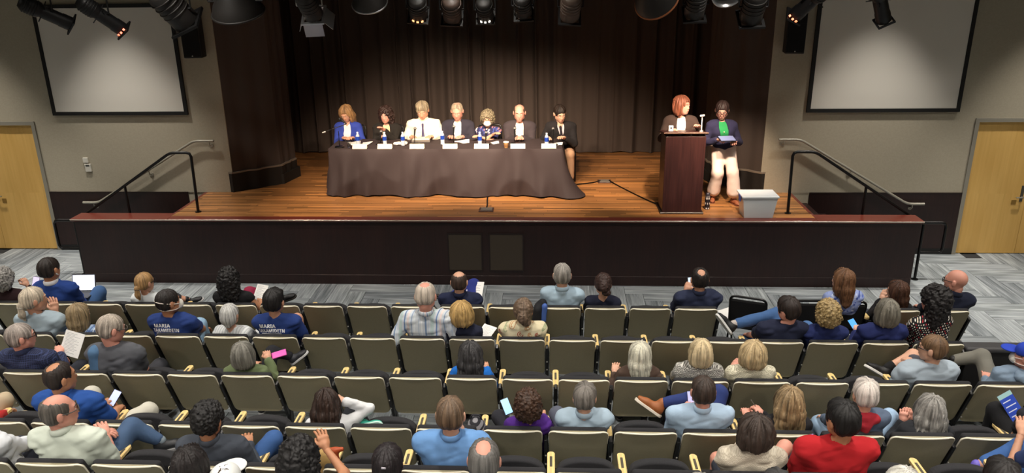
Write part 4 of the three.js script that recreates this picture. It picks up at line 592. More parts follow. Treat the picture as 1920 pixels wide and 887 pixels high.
{ const p = [-2.252, 1.769, -1.367], t = thing('drinking_glass', 'small clear drinking glass on the left end of the panel table', 'glass', p); add(t, 'tumbler', lathe([[0.001, 0.004], [0.027, 0.004], [0.032, 0.09], [0.03, 0.09], [0.025, 0.01], [0.001, 0.01]], 20), new THREE.MeshPhysicalMaterial({ color: '#eef2f2', roughness: 0.08, transmission: 1, thickness: 0.004, ior: 1.45 })); }
{ const p = [0.232, 1.769, -1.347], t = thing('paper_cup', 'tan paper coffee cup with a white rim beside the bald man', 'cup', p); add(t, 'cup_body', lathe([[0.001, 0], [0.03, 0], [0.038, 0.085], [0.036, 0.085]], 20), M('#a8814f', 0.8)); add(t, 'cup_rim', lathe([[0.036, 0.083], [0.042, 0.084], [0.042, 0.098], [0.001, 0.099]], 20), M('#f0ece2', 0.6)); add(t, 'sleeve', lathe([[0.0335, 0.02], [0.0355, 0.022], [0.0385, 0.06], [0.037, 0.062]], 20), M('#7b5430', 0.85)); }
// tent cards
const who = ['woman in the blue cardigan', 'woman in the black jacket', 'man in the white shirt and tie', 'man in the navy blazer', 'masked woman', 'bald man in the grey jacket', 'man in the black suit'];
const CARDX = [-2.069, -1.671, -1.164, -0.643, -0.150, 0.417, 0.898];
CARDX.forEach((x, i) => { const t = thing('name_card', `white folded name card in front of the ${who[i]}`, 'name card', [x, TY, -1.315], 'name cards along the panel table'); for (const s of [1, -1]) { const p = box(-0.115, 0.115, 0, 0.078, -0.001, 0.001); p.rotateX(-s * 0.42); p.translate(0, 0, s * 0.033); add(t, s > 0 ? 'front_leaf' : 'rear_leaf', p, M('#e4dcc4', 0.8)); } });
// microphones on round desk stands
function deskMic(at, h, label, boom) {
  const t = thing('microphone', label, 'microphone', at, boom ? undefined : 'desk microphones'); add(t, 'base', lathe([[0.001, 0], [0.075, 0], [0.078, 0.008], [0.07, 0.016], [0.015, 0.022], [0.001, 0.022]], 24), blackMetal); add(t, 'stem', bar([0, 0.02, 0], [0, h, 0], 0.006, 8), blackMetal);
  const m = new THREE.Group(); m.name = 'mic_head'; t.add(m);
  if (boom) { add(t, 'boom', bar([-0.24, h - 0.02, 0.02], [0.12, h + 0.1, -0.05], 0.006, 8), blackMetal); add(t, 'counterweight', bar([-0.25, h - 0.024, 0.022], [-0.2, h - 0.008, 0.012], 0.012, 10), steel); m.position.set(0.13, h + 0.1, -0.05); m.rotation.set(0, 0, 0.9); } else { m.position.set(0, h, 0); m.rotation.x = -0.75; }
  add(m, 'handle', lathe([[0.009, 0], [0.012, 0.02], [0.015, 0.1], [0.017, 0.11]], 14), blackMetal); add(m, 'mic_grille', new THREE.SphereGeometry(0.025, 14, 10).translate(0, 0.128, 0), M(boom ? '#2b2b2d' : '#8f8c88', 0.45, { metalness: 0.6 }));
}
deskMic([-2.416, 1.769, -1.406], 0.26, 'microphone on a slanted boom in front of the woman in the blue cardigan', true);
[[-1.797, 1.769, -1.592], [-1.251, 1.769, -1.626], [-0.622, 1.769, -1.621], [-0.104, 1.769, -1.577], [0.354, 1.769, -1.612], [0.965, 1.769, -1.529]].forEach((p, i) => deskMic(p, [0.1, 0.14, 0.17, 0.08, 0.14, 0.15][i], `desk microphone in front of the ${who[i + 1]}`));
sheet([-2.26, 1.776, -1.646], 0.24, 0.2, 'white papers under the hands of the woman in the blue cardigan', { r: [-1.57, 0, 0.2] }); sheet([-2.068, 1.776, -1.644], 0.2, 0.2, 'loose white sheet right of the first water bottle', { r: [-1.57, 0, -0.2] }); sheet([-0.506, 1.776, -1.748], 0.24, 0.18, 'white papers in front of the man in the navy blazer', { r: [-1.5, 0, 0.1] }); sheet([0.018, 1.776, -1.664], 0.16, 0.14, 'white sheet in front of the masked woman', { r: [-1.57, 0, 0.1] }); sheet([1.016, 1.776, -1.577], 0.2, 0.16, 'white sheet under the hands of the man in the black suit', { r: [-1.57, 0, -0.1] });
{ const p = [-1.178, 1.769, -1.824], t = thing('ring_binder', 'grey ring binder lying in front of the man in the white shirt', 'binder', p); add(t, 'cover', rbox(0.3, 0.045, 0.22, 0.01, 0, 0.0225, 0), M('#6d6660', 0.6)); add(t, 'pages', rbox(0.27, 0.012, 0.2, 0.004, 0, 0.05, 0), M('#ded8c8', 0.8)); t.rotation.y = 0.1; }
tag((() => { const g = nets([ell(V(0, 0.02, 0), [0.09, 0.022, 0.07], 0.02), ell(V(0.06, 0.03, 0.02), [0.05, 0.03, 0.04], 0.03), ell(V(-0.07, 0.02, 0.02), [0.05, 0.02, 0.05], 0.03)], 0.009, (x, y, z) => 0.006 * noise(x * 50, y * 50, z * 50)); const m = add(scene, 'napkin', g, M('#efe9dc', 0.9)); m.position.set(...[-1.468, 1.769, -1.59]); return m; })(), 'crumpled white napkin on the panel table left of the binder', 'napkin');
// lectern
{ const t = thing('lectern', 'tall dark wooden lectern with a slanted top at the right of the stage', 'lectern', [2.827, SH, -0.56]), h = 1.15;
  add(t, 'front_panel', metreUV(rbox(0.56, h - 0.02, 0.025, 0.004, 0, h / 2, 0.245), 'X', 'Y'), lecternMat()); for (const s of [-1, 1]) add(t, 'side_panel', metreUV(rbox(0.025, h - 0.02, 0.46, 0.004, s * 0.268, h / 2, 0.02), 'Z', 'Y'), lecternMat());
  const top = rbox(0.62, 0.03, 0.52, 0.006, 0, 0, 0); top.rotateX(-0.14); top.translate(0, h, 0.0); add(t, 'reading_top', metreUV(top, 'X', 'Z'), lecternMat()); add(t, 'top_edge', rbox(0.622, 0.014, 0.01, 0.004, 0, h + 0.042, 0.262), M('#8c6a58', 0.35)); add(t, 'shelf', rbox(0.52, 0.02, 0.4, 0.004, 0, 0.75, 0.0), lecternMat());
  add(t, 'base', rbox(0.62, 0.03, 0.52, 0.006, 0, 0.015, 0.01), M('#1a100e', 0.5)); add(t, 'base_trim', rbox(0.622, 0.012, 0.008, 0.003, 0, 0.022, 0.272), M('#9b9690', 0.3, { metalness: 0.7 }));
  const mic = thing('lectern_microphone', 'white slim microphone standing at the right edge of the lectern', 'microphone', [3.06, SH + h + 0.03, -0.45]); add(mic, 'stem', bar([0, 0, 0], [0, 0.22, 0], 0.008, 8), M('#d9d5d2', 0.4)); add(mic, 'mic_capsule', bar([-0.03, 0.225, 0], [0.03, 0.235, 0.01], 0.015, 12), M('#e2dedb', 0.4)); add(mic, 'mount', bar([0, -0.005, 0], [0, 0.015, 0], 0.025, 14), M('#c4bfbb', 0.4));
}
function lecternMat() { return matCache.lectern ??= new THREE.MeshStandardMaterial({ map: canvasTex(256, 512, (x, w, h) => { const im = x.createImageData(w, h); for (let j = 0; j < h; j++) for (let i = 0; i < w; i++) { const n = noise(i / 4, j / 120, 1) * 0.5 + noise(i / 1.5, j / 50, 5) * 0.4 + noise(i / 40, j / 200, 8) * 0.4, o = (j * w + i) * 4; im.data[o] = 54 + 14 * n; im.data[o + 1] = 28 + 9 * n; im.data[o + 2] = 26 + 8 * n; im.data[o + 3] = 255; } x.putImageData(im, 0, 0); }, 0.6, 1.2), roughness: 0.4 }); }
// storage bin, flask, floor boxes and cables
{ const t = thing('storage_bin', 'clear plastic storage bin with a lid at the stage edge by the right railing', 'bin', [3.885, SH, -0.27]), pl = new THREE.MeshPhysicalMaterial({ color: '#f2f6f8', roughness: 0.3, transmission: 0.35, thickness: 0, side: THREE.DoubleSide });
  const mk = (w0, d0, w1, d1, h, th) => { const P = (w, d, y) => [[-w / 2, y, -d / 2], [w / 2, y, -d / 2], [w / 2, y, d / 2], [-w / 2, y, d / 2]], A = P(w0, d0, 0), B = P(w1, d1, h), pos = []; const q = (a, b, c, d) => pos.push(...a, ...b, ...c, ...a, ...c, ...d); for (let i = 0; i < 4; i++) q(A[i], A[(i + 1) % 4], B[(i + 1) % 4], B[i]); q(A[0], A[1], A[2], A[3]); const C = P(w0 - th, d0 - th, th), D = P(w1 - th, d1 - th, h); for (let i = 0; i < 4; i++) q(C[(i + 1) % 4], C[i], D[i], D[(i + 1) % 4]); q(C[3], C[2], C[1], C[0]); for (let i = 0; i < 4; i++) q(B[i], B[(i + 1) % 4], D[(i + 1) % 4], D[i]); const g = new THREE.BufferGeometry(); g.setAttribute('position', new THREE.Float32BufferAttribute(pos, 3)); g.setAttribute('uv', new THREE.Float32BufferAttribute(new Array(pos.length / 3 * 2).fill(0), 2)); g.computeVertexNormals(); return g; };
  add(t, 'tub', mk(0.4, 0.28, 0.48, 0.34, 0.3, 0.008), pl); add(t, 'lid', rbox(0.52, 0.03, 0.38, 0.012, 0, 0.315, 0, 3), new THREE.MeshPhysicalMaterial({ color: '#f0f5f8', roughness: 0.35, transmission: 0.15, thickness: 0 })); add(t, 'latch', rbox(0.02, 0.1, 0.09, 0.006, -0.255, 0.27, 0.02), M('#4b63b8', 0.4)); add(t, 'latch', rbox(0.02, 0.1, 0.09, 0.006, 0.255, 0.27, 0.02), M('#4b63b8', 0.4)); add(t, 'paper_stack', rbox(0.28, 0.07, 0.2, 0.006, -0.02, 0.05, 0), M('#f2efe8', 0.85)); add(t, 'folder', box(0.12, 0.15, 0.015, 0.24, -0.1, 0.12), M('#3b3f4a', 0.7)); add(t, 'folder', box(-0.1, 0.08, 0.12, 0.26, -0.06, -0.05), M('#8d99a6', 0.7)); }
{ const t = thing('drink_flask', 'dark patterned drink flask standing behind the lectern beside the white trousers', 'bottle', [3.24, SH, -0.55]), fm = patterned(64, 128, 1, 1, (x, w, h) => { x.fillStyle = '#1d1a22'; x.fillRect(0, 0, w, h); x.fillStyle = '#cfc9c4'; for (let j = 0; j < 9; j++) for (let i = 0; i < 6; i++) { x.beginPath(); x.arc(i * 11 + (j % 2) * 5 + 4, j * 14 + 7, 3.2, 0, 7); x.fill(); } }, 0.4); add(t, 'flask_body', lathe([[0.001, 0], [0.036, 0], [0.038, 0.01], [0.038, 0.19], [0.03, 0.21]], 20), fm); add(t, 'flask_cap', lathe([[0.03, 0.21], [0.031, 0.25], [0.001, 0.252]], 18), M('#2a2730', 0.4)); }
function floorBox(p, label) { const t = thing('stage_floor_box', label, 'floor box', p); add(t, 'plate', rbox(0.22, 0.014, 0.2, 0.005, 0, 0.007, 0), M('#4b3128', 0.45)); add(t, 'flap', rbox(0.17, 0.012, 0.15, 0.004, 0.005, 0.018, 0.005), M('#6c655e', 0.5)); return t; }
const fb1 = [-0.027, 1.02, -0.478], fb2 = [1.825, 1.02, -2.069];
floorBox(fb1, 'open cable box in the stage floor in front of the table'); floorBox(fb2, 'cable box in the stage floor between table and lectern');
const y0 = SH + 0.012;
tag(add(scene, 'cable', tube([[-0.06, y0, -1.2], [-0.05, y0, -0.95], [-0.03, y0, -0.72], [fb1[0], y0 + 0.012, fb1[2] - 0.05]], 0.012, 6, 30), blackMetal), 'short black cable from the table to the front floor box', 'cable');
tag(add(scene, 'cable', tube([[1.2, y0, -1.75], [1.4, y0, -1.88], [1.62, y0, -1.98], [fb2[0] - 0.06, y0 + 0.012, fb2[2]]], 0.009, 6, 30), blackMetal), 'black cable from the table end to the rear floor box', 'cable');
tag(add(scene, 'cable', tube([[fb2[0] + 0.08, y0 + 0.012, fb2[2]], [2.05, y0, -1.75], [2.3, y0, -1.2], [2.48, y0, -0.85], [2.62, y0, -0.68], [2.75, y0, -0.62]], 0.011, 6, 50), blackMetal), 'black cable from the rear floor box to the lectern', 'cable');

// ---------- the panel and the two women on the stage ----------
const sit = (head, label, o) => { const hip = [head[0] + (o.hx || 0), SH + 0.5, -2.3]; chair(hip[0], SH, hip[2] - 0.2, Math.PI, `black stacking chair under the ${o.who}`, 'black chairs behind the panel table'); return person({ label, floor: SH, head, hip, face: 180, s: Math.max(0.92, Math.min(1.06, (head[1] - SH) / 1.17)), hp: 10, ...o }); };
const onTable = (head, dl, dr, z = -1.93) => ({ rh: [head[0] - dl, TT + 0.05, z], lh: [head[0] + dr, TT + 0.05, z] });
const q1 = [-2.459, 2.174, -2.12], q2 = [-1.807, 2.139, -2.15], q3 = [-1.184, 2.222, -2.12], q4 = [-0.615, 2.197, -2.15], q5 = [-0.113, 2.077, -2.12], q6 = [0.414, 2.172, -2.12], q7 = [1.076, 2.182, -2];
sit(q1, 'woman with long light brown hair in a blue cardigan writing at the panel table', { who: who[0], f: 1, hp: 28, hy: 8, skin: 'fair', hair: ['long', '#94714a'], top: { c: '#2b3f9a', sleeve: 2, jacket: 1, shirt: '#e9e7e6', cut: 0.2, n: 'cardigan' }, ...onTable(q1, 0.02, 0.16, -1.88) });
sit(q2, 'woman with dark curly long hair in a black jacket with a green name badge', { who: who[1], f: 1, b: 1.08, hy: 6, skin: 'pink', hair: ['curlylong', '#2a1712'], top: { c: '#17130f', sleeve: 2, jacket: 1, shirt: '#d9c39a', cut: 0.2 }, rh: [q2[0] - 0.04, TT + 0.06, -1.9], lh: [q2[0] + 0.02, TT + 0.17, -1.92] });
sit(q3, 'grey-blond man in a white shirt and violet tie looking down at a binder', { who: who[2], b: 1.14, hp: 24, skin: 'fair', hair: ['full', '#8d8069'], top: { c: '#ece4cf', sleeve: 2, collar: true, tie: '#4a4468' }, ...onTable(q3, 0.18, 0.18, -1.95) });
sit(q4, 'balding grey man in a navy blazer and pale open shirt', { who: who[3], b: 1.06, hp: 20, skin: 'pink', hair: ['thin', '#9a8c78'], top: { c: '#2a2733', sleeve: 2, jacket: 1, shirt: '#dcd9d8', cut: 0.2 }, ...onTable(q4, 0.12, 0.12) });
sit(q5, 'woman with curly grey hair, white face mask and navy floral top, arms folded', { who: who[4], f: 1, hp: 8, skin: 'fair', hair: ['curlymid', '#746a54'], mask: 1, glasses: '#6a5a50', top: { mat: patterned(128, 128, 0.22, 0.22, (x, w, h) => { x.fillStyle = '#22264e'; x.fillRect(0, 0, w, h); for (let i = 0; i < 22; i++) { x.fillStyle = ['#e4d2c8', '#b7747a', '#3f4b8e'][i % 3]; x.beginPath(); x.ellipse(hash3(i, 1, 1) * w, hash3(i, 2, 1) * h, 6 + 7 * hash3(i, 3, 1), 4 + 5 * hash3(i, 4, 1), i, 0, 7); x.fill(); } }), sleeve: 0.65 }, rh: [q5[0] + 0.1, TT + 0.1, -1.9], lh: [q5[0] - 0.1, TT + 0.07, -1.87], elb: 1.2 });
sit(q6, 'bald man in a dark grey jacket and open white shirt with folded hands', { who: who[5], b: 1.1, skin: 'pink', hair: ['bald', '#5a4538'], top: { c: '#3a3236', sleeve: 2, jacket: 1, shirt: '#f0e8dc', cut: 0.15 }, ...onTable(q6, 0.04, 0.05, -1.86) });
sit(q7, 'dark-haired man in a black suit bending over the right end of the panel table', { who: who[6], hp: 22, hy: -18, ht: 8, skin: 'pale', hair: ['short', '#20150f'], top: { c: '#1b181a', sleeve: 2, jacket: 1, shirt: '#c9c4cc', cut: 0.5, tie: '#26232b' }, legs: { c: '#b08a6c' }, ...onTable(q7, 0.22, 0.08, -1.85), hx: 0.06 });
{ const h = [2.853, 2.486, -0.95], p = person({ label: 'woman with auburn hair in a dark brown blazer speaking behind the lectern', floor: SH, stand: 1, f: 1, head: h, hip: [h[0] - 0.02, SH + 0.87, -1.0], face: 180, hy: -48, s: 0.99, b: 1.08, skin: 'pink', hair: ['bob', '#7d4630'], top: { c: '#3a2a24', sleeve: 2, jacket: 1, shirt: '#e9ddd6', cut: 0.15, n: 'blazer' }, rh: [2.675, 2.154, -0.72], lh: [h[0] + 0.2, SH + 1.2, -0.66], legs: { c: '#c9b7a6', len: 1.9, flare: 0.09 }, grip: [0, 1] }); 
  const t = thing('handheld_clicker', 'small white and black gadget in the hand of the auburn-haired woman', 'gadget', [2.654, 2.217, -0.6]); add(t, 'shell', rbox(0.07, 0.09, 0.035, 0.015, 0, 0, 0, 3), M('#efeaea', 0.4)); add(t, 'button', bar([0, 0.01, 0.017], [0, 0.01, 0.022], 0.012, 12), M('#1b1b1e', 0.4)); }
{ const h = [3.445, 2.407, -0.98], p = person({ label: 'dark-haired woman in navy cardigan, green top and wide white trousers looking down beside the lectern', floor: SH, stand: 1, f: 1, head: h, hip: [3.52, SH + 0.84, -1.05], face: 180, hp: 20, hy: 10, s: 0.97, skin: 'pink', hair: ['bun', '#2a1a18'], glasses: true, top: { c: '#232140', sleeve: 2, jacket: 1, shirt: '#1f8a4a', cut: 0.02, n: 'cardigan' }, rh: [3.369, 2.008, -0.8], lh: [3.626, 1.984, -0.8], legs: { c: '#e6cfc4', len: 1.74, flare: 0.1, o: 0.026 }, ra: [3.405, 1.1, -1.01], la: [3.69, 1.1, -0.84], shoes: '#8a4f32', sole: '#6b3c28', toe: [[0.35, 0, 1], [-0.2, 0, 1]], grip: [1, 1] });
  const t = thing('tablet', 'dark tablet held by the woman in white trousers', 'tablet', [3.489, 2.041, -0.72]); add(t, 'case', rbox(0.24, 0.012, 0.17, 0.005), M('#20222c', 0.4)); add(t, 'screen', box(-0.11, 0.11, 0.006, 0.0075, -0.075, 0.075), M('#7d87b4', 0.2)); t.rotation.set(0.25, 0.15, -0.05);
  const pe = add(p.g, 'pendant', new THREE.SphereGeometry(0.012, 10, 8), M('#d8c9a0', 0.3, { metalness: 0.7 })); pe.position.copy(p.T(0.66).addScaledVector(p.sf, 0.135)); }

// ---------- the audience, row by row ----------
const DEN = '#3d5f8f', KHA = '#b5a58a', NAVY = '#1b2440';
// first row
seated(1, [-5.438, 1.09, 2.48], 'person with curly grey hair and dark maroon top at the left edge', { f: 1, hair: ['curlymid', '#8b8985'], top: { c: '#2b1418', sleeve: 2 }, rh: [-5.295, 0.934, 2.3], grip: [0, 1], skin: 'fair' });
phone([-5.247, 0.942, 2.22], 'glowing phone held up by the person in the maroon top', '#dcd3ee', 0.6, { r: [-0.35, 0.3, -0.15] });
seated(1, [-4.866, 1.212, 2.46], 'dark-haired man in a bright blue blazer using a laptop', { skin: 'tan', hair: ['short', '#231a15'], top: { c: '#1f3f86', sleeve: 2, collar: '#e6e6ea', n: 'blazer' }, legs: { c: DEN }, headphone: 1, rk: [-4.641, 0.717, 1.98], rh: [-4.803, 0.711, 2.1], lh: [-5.117, 0.731, 2.15], b: 1.05, hy: 10 });
{ const p = [-4.815, 0.739, 2], t = thing('laptop', 'open laptop with a white screen on the lap of the blue-blazered man', 'laptop', p); add(t, 'keyboard_half', rbox(0.29, 0.016, 0.2, 0.006, 0, -0.01, 0.1), M('#2b2d33', 0.4)); const l = new THREE.Group(); l.name = 'screen_half'; l.rotation.x = -0.28; t.add(l); add(l, 'lid', rbox(0.29, 0.21, 0.01, 0.005, 0, 0.105, -0.006), M('#1b1c20', 0.4)); add(l, 'screen', box(-0.135, 0.135, 0.012, 0.2, 0, 0.001), new THREE.MeshStandardMaterial({ color: '#e8ecf6', emissive: new THREE.Color('#e4e9fb'), emissiveIntensity: 0.75, roughness: 0.3 })); t.rotation.y = 0.05; }
seated(1, [-3.749, 1.062, 2.48], 'woman with a low blonde ponytail and white top in the first row', { f: 1, hair: ['ponytail', '#9d7b50'], band: '#6b5440', glasses: true, hy: 22, top: { c: '#d3d8da', sleeve: 0.6 }, legs: { c: '#3a3a40', len: 1.4 }, ra: [-3.552, 0.612, 1.95], rk: [-3.721, 0.698, 2.05], toe: [null, [1, 0.35, -0.3]], shoes: '#1a1b1f', sole: '#d8d8d8' });
seated(1, [-2.75, 1.109, 2.48], 'woman with long black curly hair in a black sleeveless top and crimson trousers', { f: 1, b: 1.08, skin: 'tan', hair: ['curlylong', '#0f0c0c'], top: { c: '#131316', sleeve: 0.12 }, legs: { c: '#8e1d40', len: 1.8 }, rk: [-2.738, 0.741, 2], ra: [-2.418, 0.621, 1.85], toe: [null, [1, 0.35, -0.2]], rh: [-2.538, 0.704, 2.2], shoes: '#101012', elb: 1.0 });
sheet([-2.566, 0.772, 2.1], 0.15, 0.22, 'printed white sheet on the crimson knee of the curly-haired woman', { r: [-0.7, 0, -0.2] });
seated(1, [-0.101, 1.095, 2.48], 'balding dark-haired man in a navy suit with a paper on his lap', { skin: 'pale', hair: ['bald', '#3a2c24'], top: { c: '#17203f', sleeve: 2, n: 'suit_jacket', collar: true }, b: 1.08, legs: { c: '#25317e' }, rk: [0.003, 0.83, 1.93], ra: [-0.266, 0.705, 2], toe: [null, [-0.9, 0.35, -0.2]] });
sheet([0.026, 0.805, 2.05], 0.2, 0.24, 'white paper on the lap of the balding man in the navy suit', { r: [-0.9, 0, -0.1] });
seated(1, [1.061, 1.171, 2.44], 'grey-haired man in a pale blue shirt in the first row', { skin: 'pale', hair: ['short', '#98938c'], top: { c: '#a9c1d2', sleeve: 0.7, collar: true }, legs: { c: '#20222a' }, b: 1.02 });
{ const R = ROW[1], x = 0.823, t = thing('draped_jacket', 'dark jacket with blue lining hung over a first-row seat by the pale blue shirt', 'jacket', [x, 0, R.z]); add(t, 'outer', nets([cap(V(-0.02, 0.86, -0.02), V(0.02, 0.9, -0.02), 0.05, 0.05, 0.03), cap(V(-0.03, 0.84, 0.02), V(-0.05, 0.6, 0.02), 0.05, 0.06, 0.04)], 0.012, (a, b, c) => 0.008 * noise(a * 20, b * 12, c * 20)), M('#101218', 0.85)); add(t, 'lining', nets([cap(V(0.04, 0.88, 0.02), V(0.03, 0.72, 0.04), 0.035, 0.03, 0.03)], 0.012, (a, b, c) => 0.006 * noise(a * 25, b * 14, c * 25)), M('#3f5fa8', 0.7)); }
seated(1, [1.522, 1.065, 2.46], 'woman with brown hair gathered in a messy bun and navy top', { f: 1, skin: 'pale', hair: ['highbun', '#33201a'], top: { c: '#151a30', sleeve: 2 }, hp: 20 });
seated(1, [2.592, 1.138, 2.46], 'man with a bald spot in dark hair and dark blue shirt lifting a phone', { skin: 'fair', hair: ['crown', '#1f1815'], top: { c: '#222a45', sleeve: 0.75, collar: true }, b: 1.12, lh: [2.496, 0.889, 2.2], grip: [1, 0], legs: { c: '#20242e' } });
phone([2.567, 0.95, 2.12], 'white glowing phone held beside the head of the man with the bald spot', '#d8ecff', 0.7, { r: [-0.2, -0.1, 0.1] });
sheet([3.103, 0.5, 1.933], 0.26, 0.22, 'white paper lying on the seat of the empty black chair', { r: [-1.57, 0, 0.4], print: 0 });
seated(1, [4.171, 1.12, 2.42], 'woman with long light brown hair and blue floral blouse looking left', { f: 1, hy: -48, hip: [4.322, 0.625, 2.25], skin: 'pale', hair: ['long', '#6b4a30'], top: { mat: patterned(128, 128, 0.24, 0.24, (x, w, h) => { x.fillStyle = '#8f9fd0'; x.fillRect(0, 0, w, h); for (let i = 0; i < 40; i++) { x.fillStyle = ['#dfe4f2', '#5064b4', '#b9c4e6', '#3d4f98'][i % 4]; x.beginPath(); x.ellipse(hash3(i, 1, 4) * w, hash3(i, 2, 4) * h, 4 + 9 * hash3(i, 3, 4), 3 + 4 * hash3(i, 4, 4), i * 2, 0, 7); x.fill(); } }), sleeve: 0.8 }, legs: { c: '#35508a' } });
seated(1, [4.799, 0.978, 2.38], 'woman with long brown hair and black top resting her chin on her hand', { f: 1, hy: -55, ht: -12, skin: 'pale', hair: ['long', '#4a2f20'], top: { c: '#17161a', sleeve: 2 }, lh: [4.698, 0.816, 2.25], tw: -20, b: 1.05 });
seated(1, [5.383, 1.13, 2.44], 'bald man with glasses and dark navy jacket at the aisle end of the first row', { skin: 'pink', hair: ['none', '#000000'], hy: -45, glasses: true, top: { c: '#161d33', sleeve: 2, collar: true, n: 'jacket' }, b: 1.05 }).g;
// second row
seated(2, [-4.548, 1.182, 3.25], 'man with grey hair tied back and pale grey shirt gesturing with his hand', { skin: 'fair', hy: 42, hair: ['ponytail', '#b9ad9a'], band: '#b7b0a4', top: { c: '#9fb0bb', sleeve: 0.75 }, rh: [-4.524, 0.924, 3], hd: [null, [-0.1, 1, -0.2]], hu: [null, [0.8, 0, 0.6]], b: 1.1 });
seated(2, [-4.128, 0.984, 3.19], 'woman with long dark blonde hair and blue plaid shirt', { f: 1, hy: 30, skin: 'pink', hair: ['long', '#8c7a5c'], top: { mat: patterned(64, 64, 0.08, 0.08, (x, w, h) => { x.fillStyle = '#8ea5c4'; x.fillRect(0, 0, w, h); x.fillStyle = 'rgba(50,76,130,0.6)'; x.fillRect(0, 0, 16, h); x.fillRect(0, 0, w, 16); x.fillStyle = 'rgba(235,240,248,0.7)'; x.fillRect(34, 0, 8, h); x.fillRect(0, 34, w, 8); }), sleeve: 2 } });
function lettering(p, lines) {
  const tx = canvasTex(512, 256, (x, w, h) => { x.clearRect(0, 0, w, h); x.fillStyle = '#ffffff'; lines(x, w, h); }); tx.wrapS = tx.wrapT = THREE.ClampToEdgeWrapping;
  scene.updateMatrixWorld(true); const c = p.T(0.8).add(p.O).addScaledVector(p.sf, -0.11).addScaledVector(p.sr, -0.035), d = new DecalGeometry(p.tmesh, c, new THREE.Euler(-0.35, 0, 0), V(0.3, 0.15, 0.16)); d.translate(-p.O.x, -p.O.y, -p.O.z);
  const m = new THREE.MeshStandardMaterial({ map: tx, transparent: true, roughness: 0.7, polygonOffset: true, polygonOffsetFactor: -4 }); add(p.tmesh, 'printed_lettering', d, m);
}
const shirtText = second => (x, w, h) => { x.font = 'bold 92px sans-serif'; x.fillText('MARIA', 40, 90); x.font = 'bold 86px sans-serif'; x.fillText(second, 8, 172, 500); x.fillRect(60, 188, 380, 10); x.font = 'bold 34px sans-serif'; x.fillRect(60, 206, 360, 12); x.fillRect(230, 230, 170, 14); };
lettering(seated(2, [-3.089, 1.17, 3.25], 'dark-haired man with mask straps and navy printed T-shirt', { skin: 'tan', hy: 35, hair: ['short', '#1d1715'], mask: 1, top: { c: '#1b3573', sleeve: 0.7, n: 't_shirt' }, b: 1.1, legs: { c: '#8fb0cc' }, rk: [-2.997, 0.718, 2.85] }), shirtText('TAKAMIDETN'));
seated(2, [-2.45, 1.022, 3.25], 'person with a silvery grey knotted hair covering and white striped sweater', { f: 1, b: 1.05, hair: ['knitcap', '#b3b3b0'], skin: 'pale', top: { mat: patterned(64, 64, 0.06, 0.06, (x, w, h) => { x.fillStyle = '#d9dcdc'; x.fillRect(0, 0, w, h); x.fillStyle = '#b4babd'; x.fillRect(8, 0, 12, h); x.fillRect(42, 0, 10, h); }), sleeve: 2 } });
lettering(seated(2, [-1.957, 1.18, 3.25], 'black-haired man with navy printed T-shirt and bare knee', { skin: 'fair', hair: ['full', '#100d0d'], top: { c: '#1b3573', sleeve: 0.7, n: 't_shirt' }, b: 1.02, legs: { c: '#b9bcc0', len: 0.8 }, rk: [-1.868, 0.809, 2.88], rh: [-1.822, 0.752, 2.95] }), shirtText('TAKAMIDETN'));
seated(2, [-0.355, 1.263, 3.27], 'white-haired man with a pink crown and striped pale shirt leaning forward', { skin: 'pink', hair: ['thin', '#b9ad9f'], hp: 15, top: { mat: patterned(256, 32, 0.34, 0.34, (x, w, h) => { x.fillStyle = '#d2d9e0'; x.fillRect(0, 0, w, h); for (const [a, b, c] of [[8, 6, '#aebfd2'], [30, 10, '#e8ecef'], [60, 14, '#7f97b8'], [84, 8, '#c3d0dc'], [104, 26, '#bcd0d0'], [146, 10, '#6f89b4'], [170, 16, '#e6d8d6'], [204, 8, '#8fa6c4'], [226, 12, '#dfe6ea']]) { x.fillStyle = c; x.fillRect(a, 0, b, h); } }), sleeve: 0.95, collar: true }, b: 1.08, lh: [-0.702, 0.774, 3.05], rh: [-0.159, 0.767, 3.05] });
seated(2, [0.014, 1.073, 3.27], 'woman with a short blonde bob and navy top beside the man in the striped shirt', { f: 1, skin: 'pale', hair: ['fluffybob', '#b3935c'], top: { c: '#171c33', sleeve: 2 } });
sheet([0.242, 0.744, 3.02], 0.16, 0.18, 'white paper in the lap of the woman with the blonde bob', { r: [-1.1, 0, -0.5] });
seated(2, [0.65, 1.109, 3.27], 'woman with grey-brown hair pinned up and cream shawl with red swirls', { f: 1, b: 1.12, hair: ['highbun', '#6b5847'], top: { mat: patterned(256, 256, 0.4, 0.4, (x, w, h) => { x.fillStyle = '#ddd2b0'; x.fillRect(0, 0, w, h); for (let i = 0; i < 12; i++) { x.strokeStyle = ['#a8523f', '#c08a5a', '#a9b08a'][i % 3]; x.lineWidth = 5; x.beginPath(); const a = hash3(i, 1, 7) * w, b = hash3(i, 2, 7) * h; x.arc(a, b, 10 + 12 * hash3(i, 3, 7), 0, 5); x.stroke(); x.beginPath(); x.arc(a, b, 7, 1, 6); x.stroke(); } }), sleeve: 2, o: 0.03, wr: 0.013, n: 'shawl' } });
seated(2, [3.341, 1.137, 3.25], 'dark-haired man in a navy shirt lounging with his leg crossed to the left', { skin: 'pink', hy: -38, ht: -8, hair: ['full', '#241a16'], top: { c: '#151c36', sleeve: 0.8 }, hx: -0.12, b: 1.1, legs: { c: DEN }, socks: '#b3aba6', sockAt: 0.8, rk: [3.419, 0.863, 2.75], ra: [2.912, 0.778, 2.85], toe: [null, [-0.55, 0.7, -0.3]], shoes: '#16181a', sole: '#d6d6d2' });
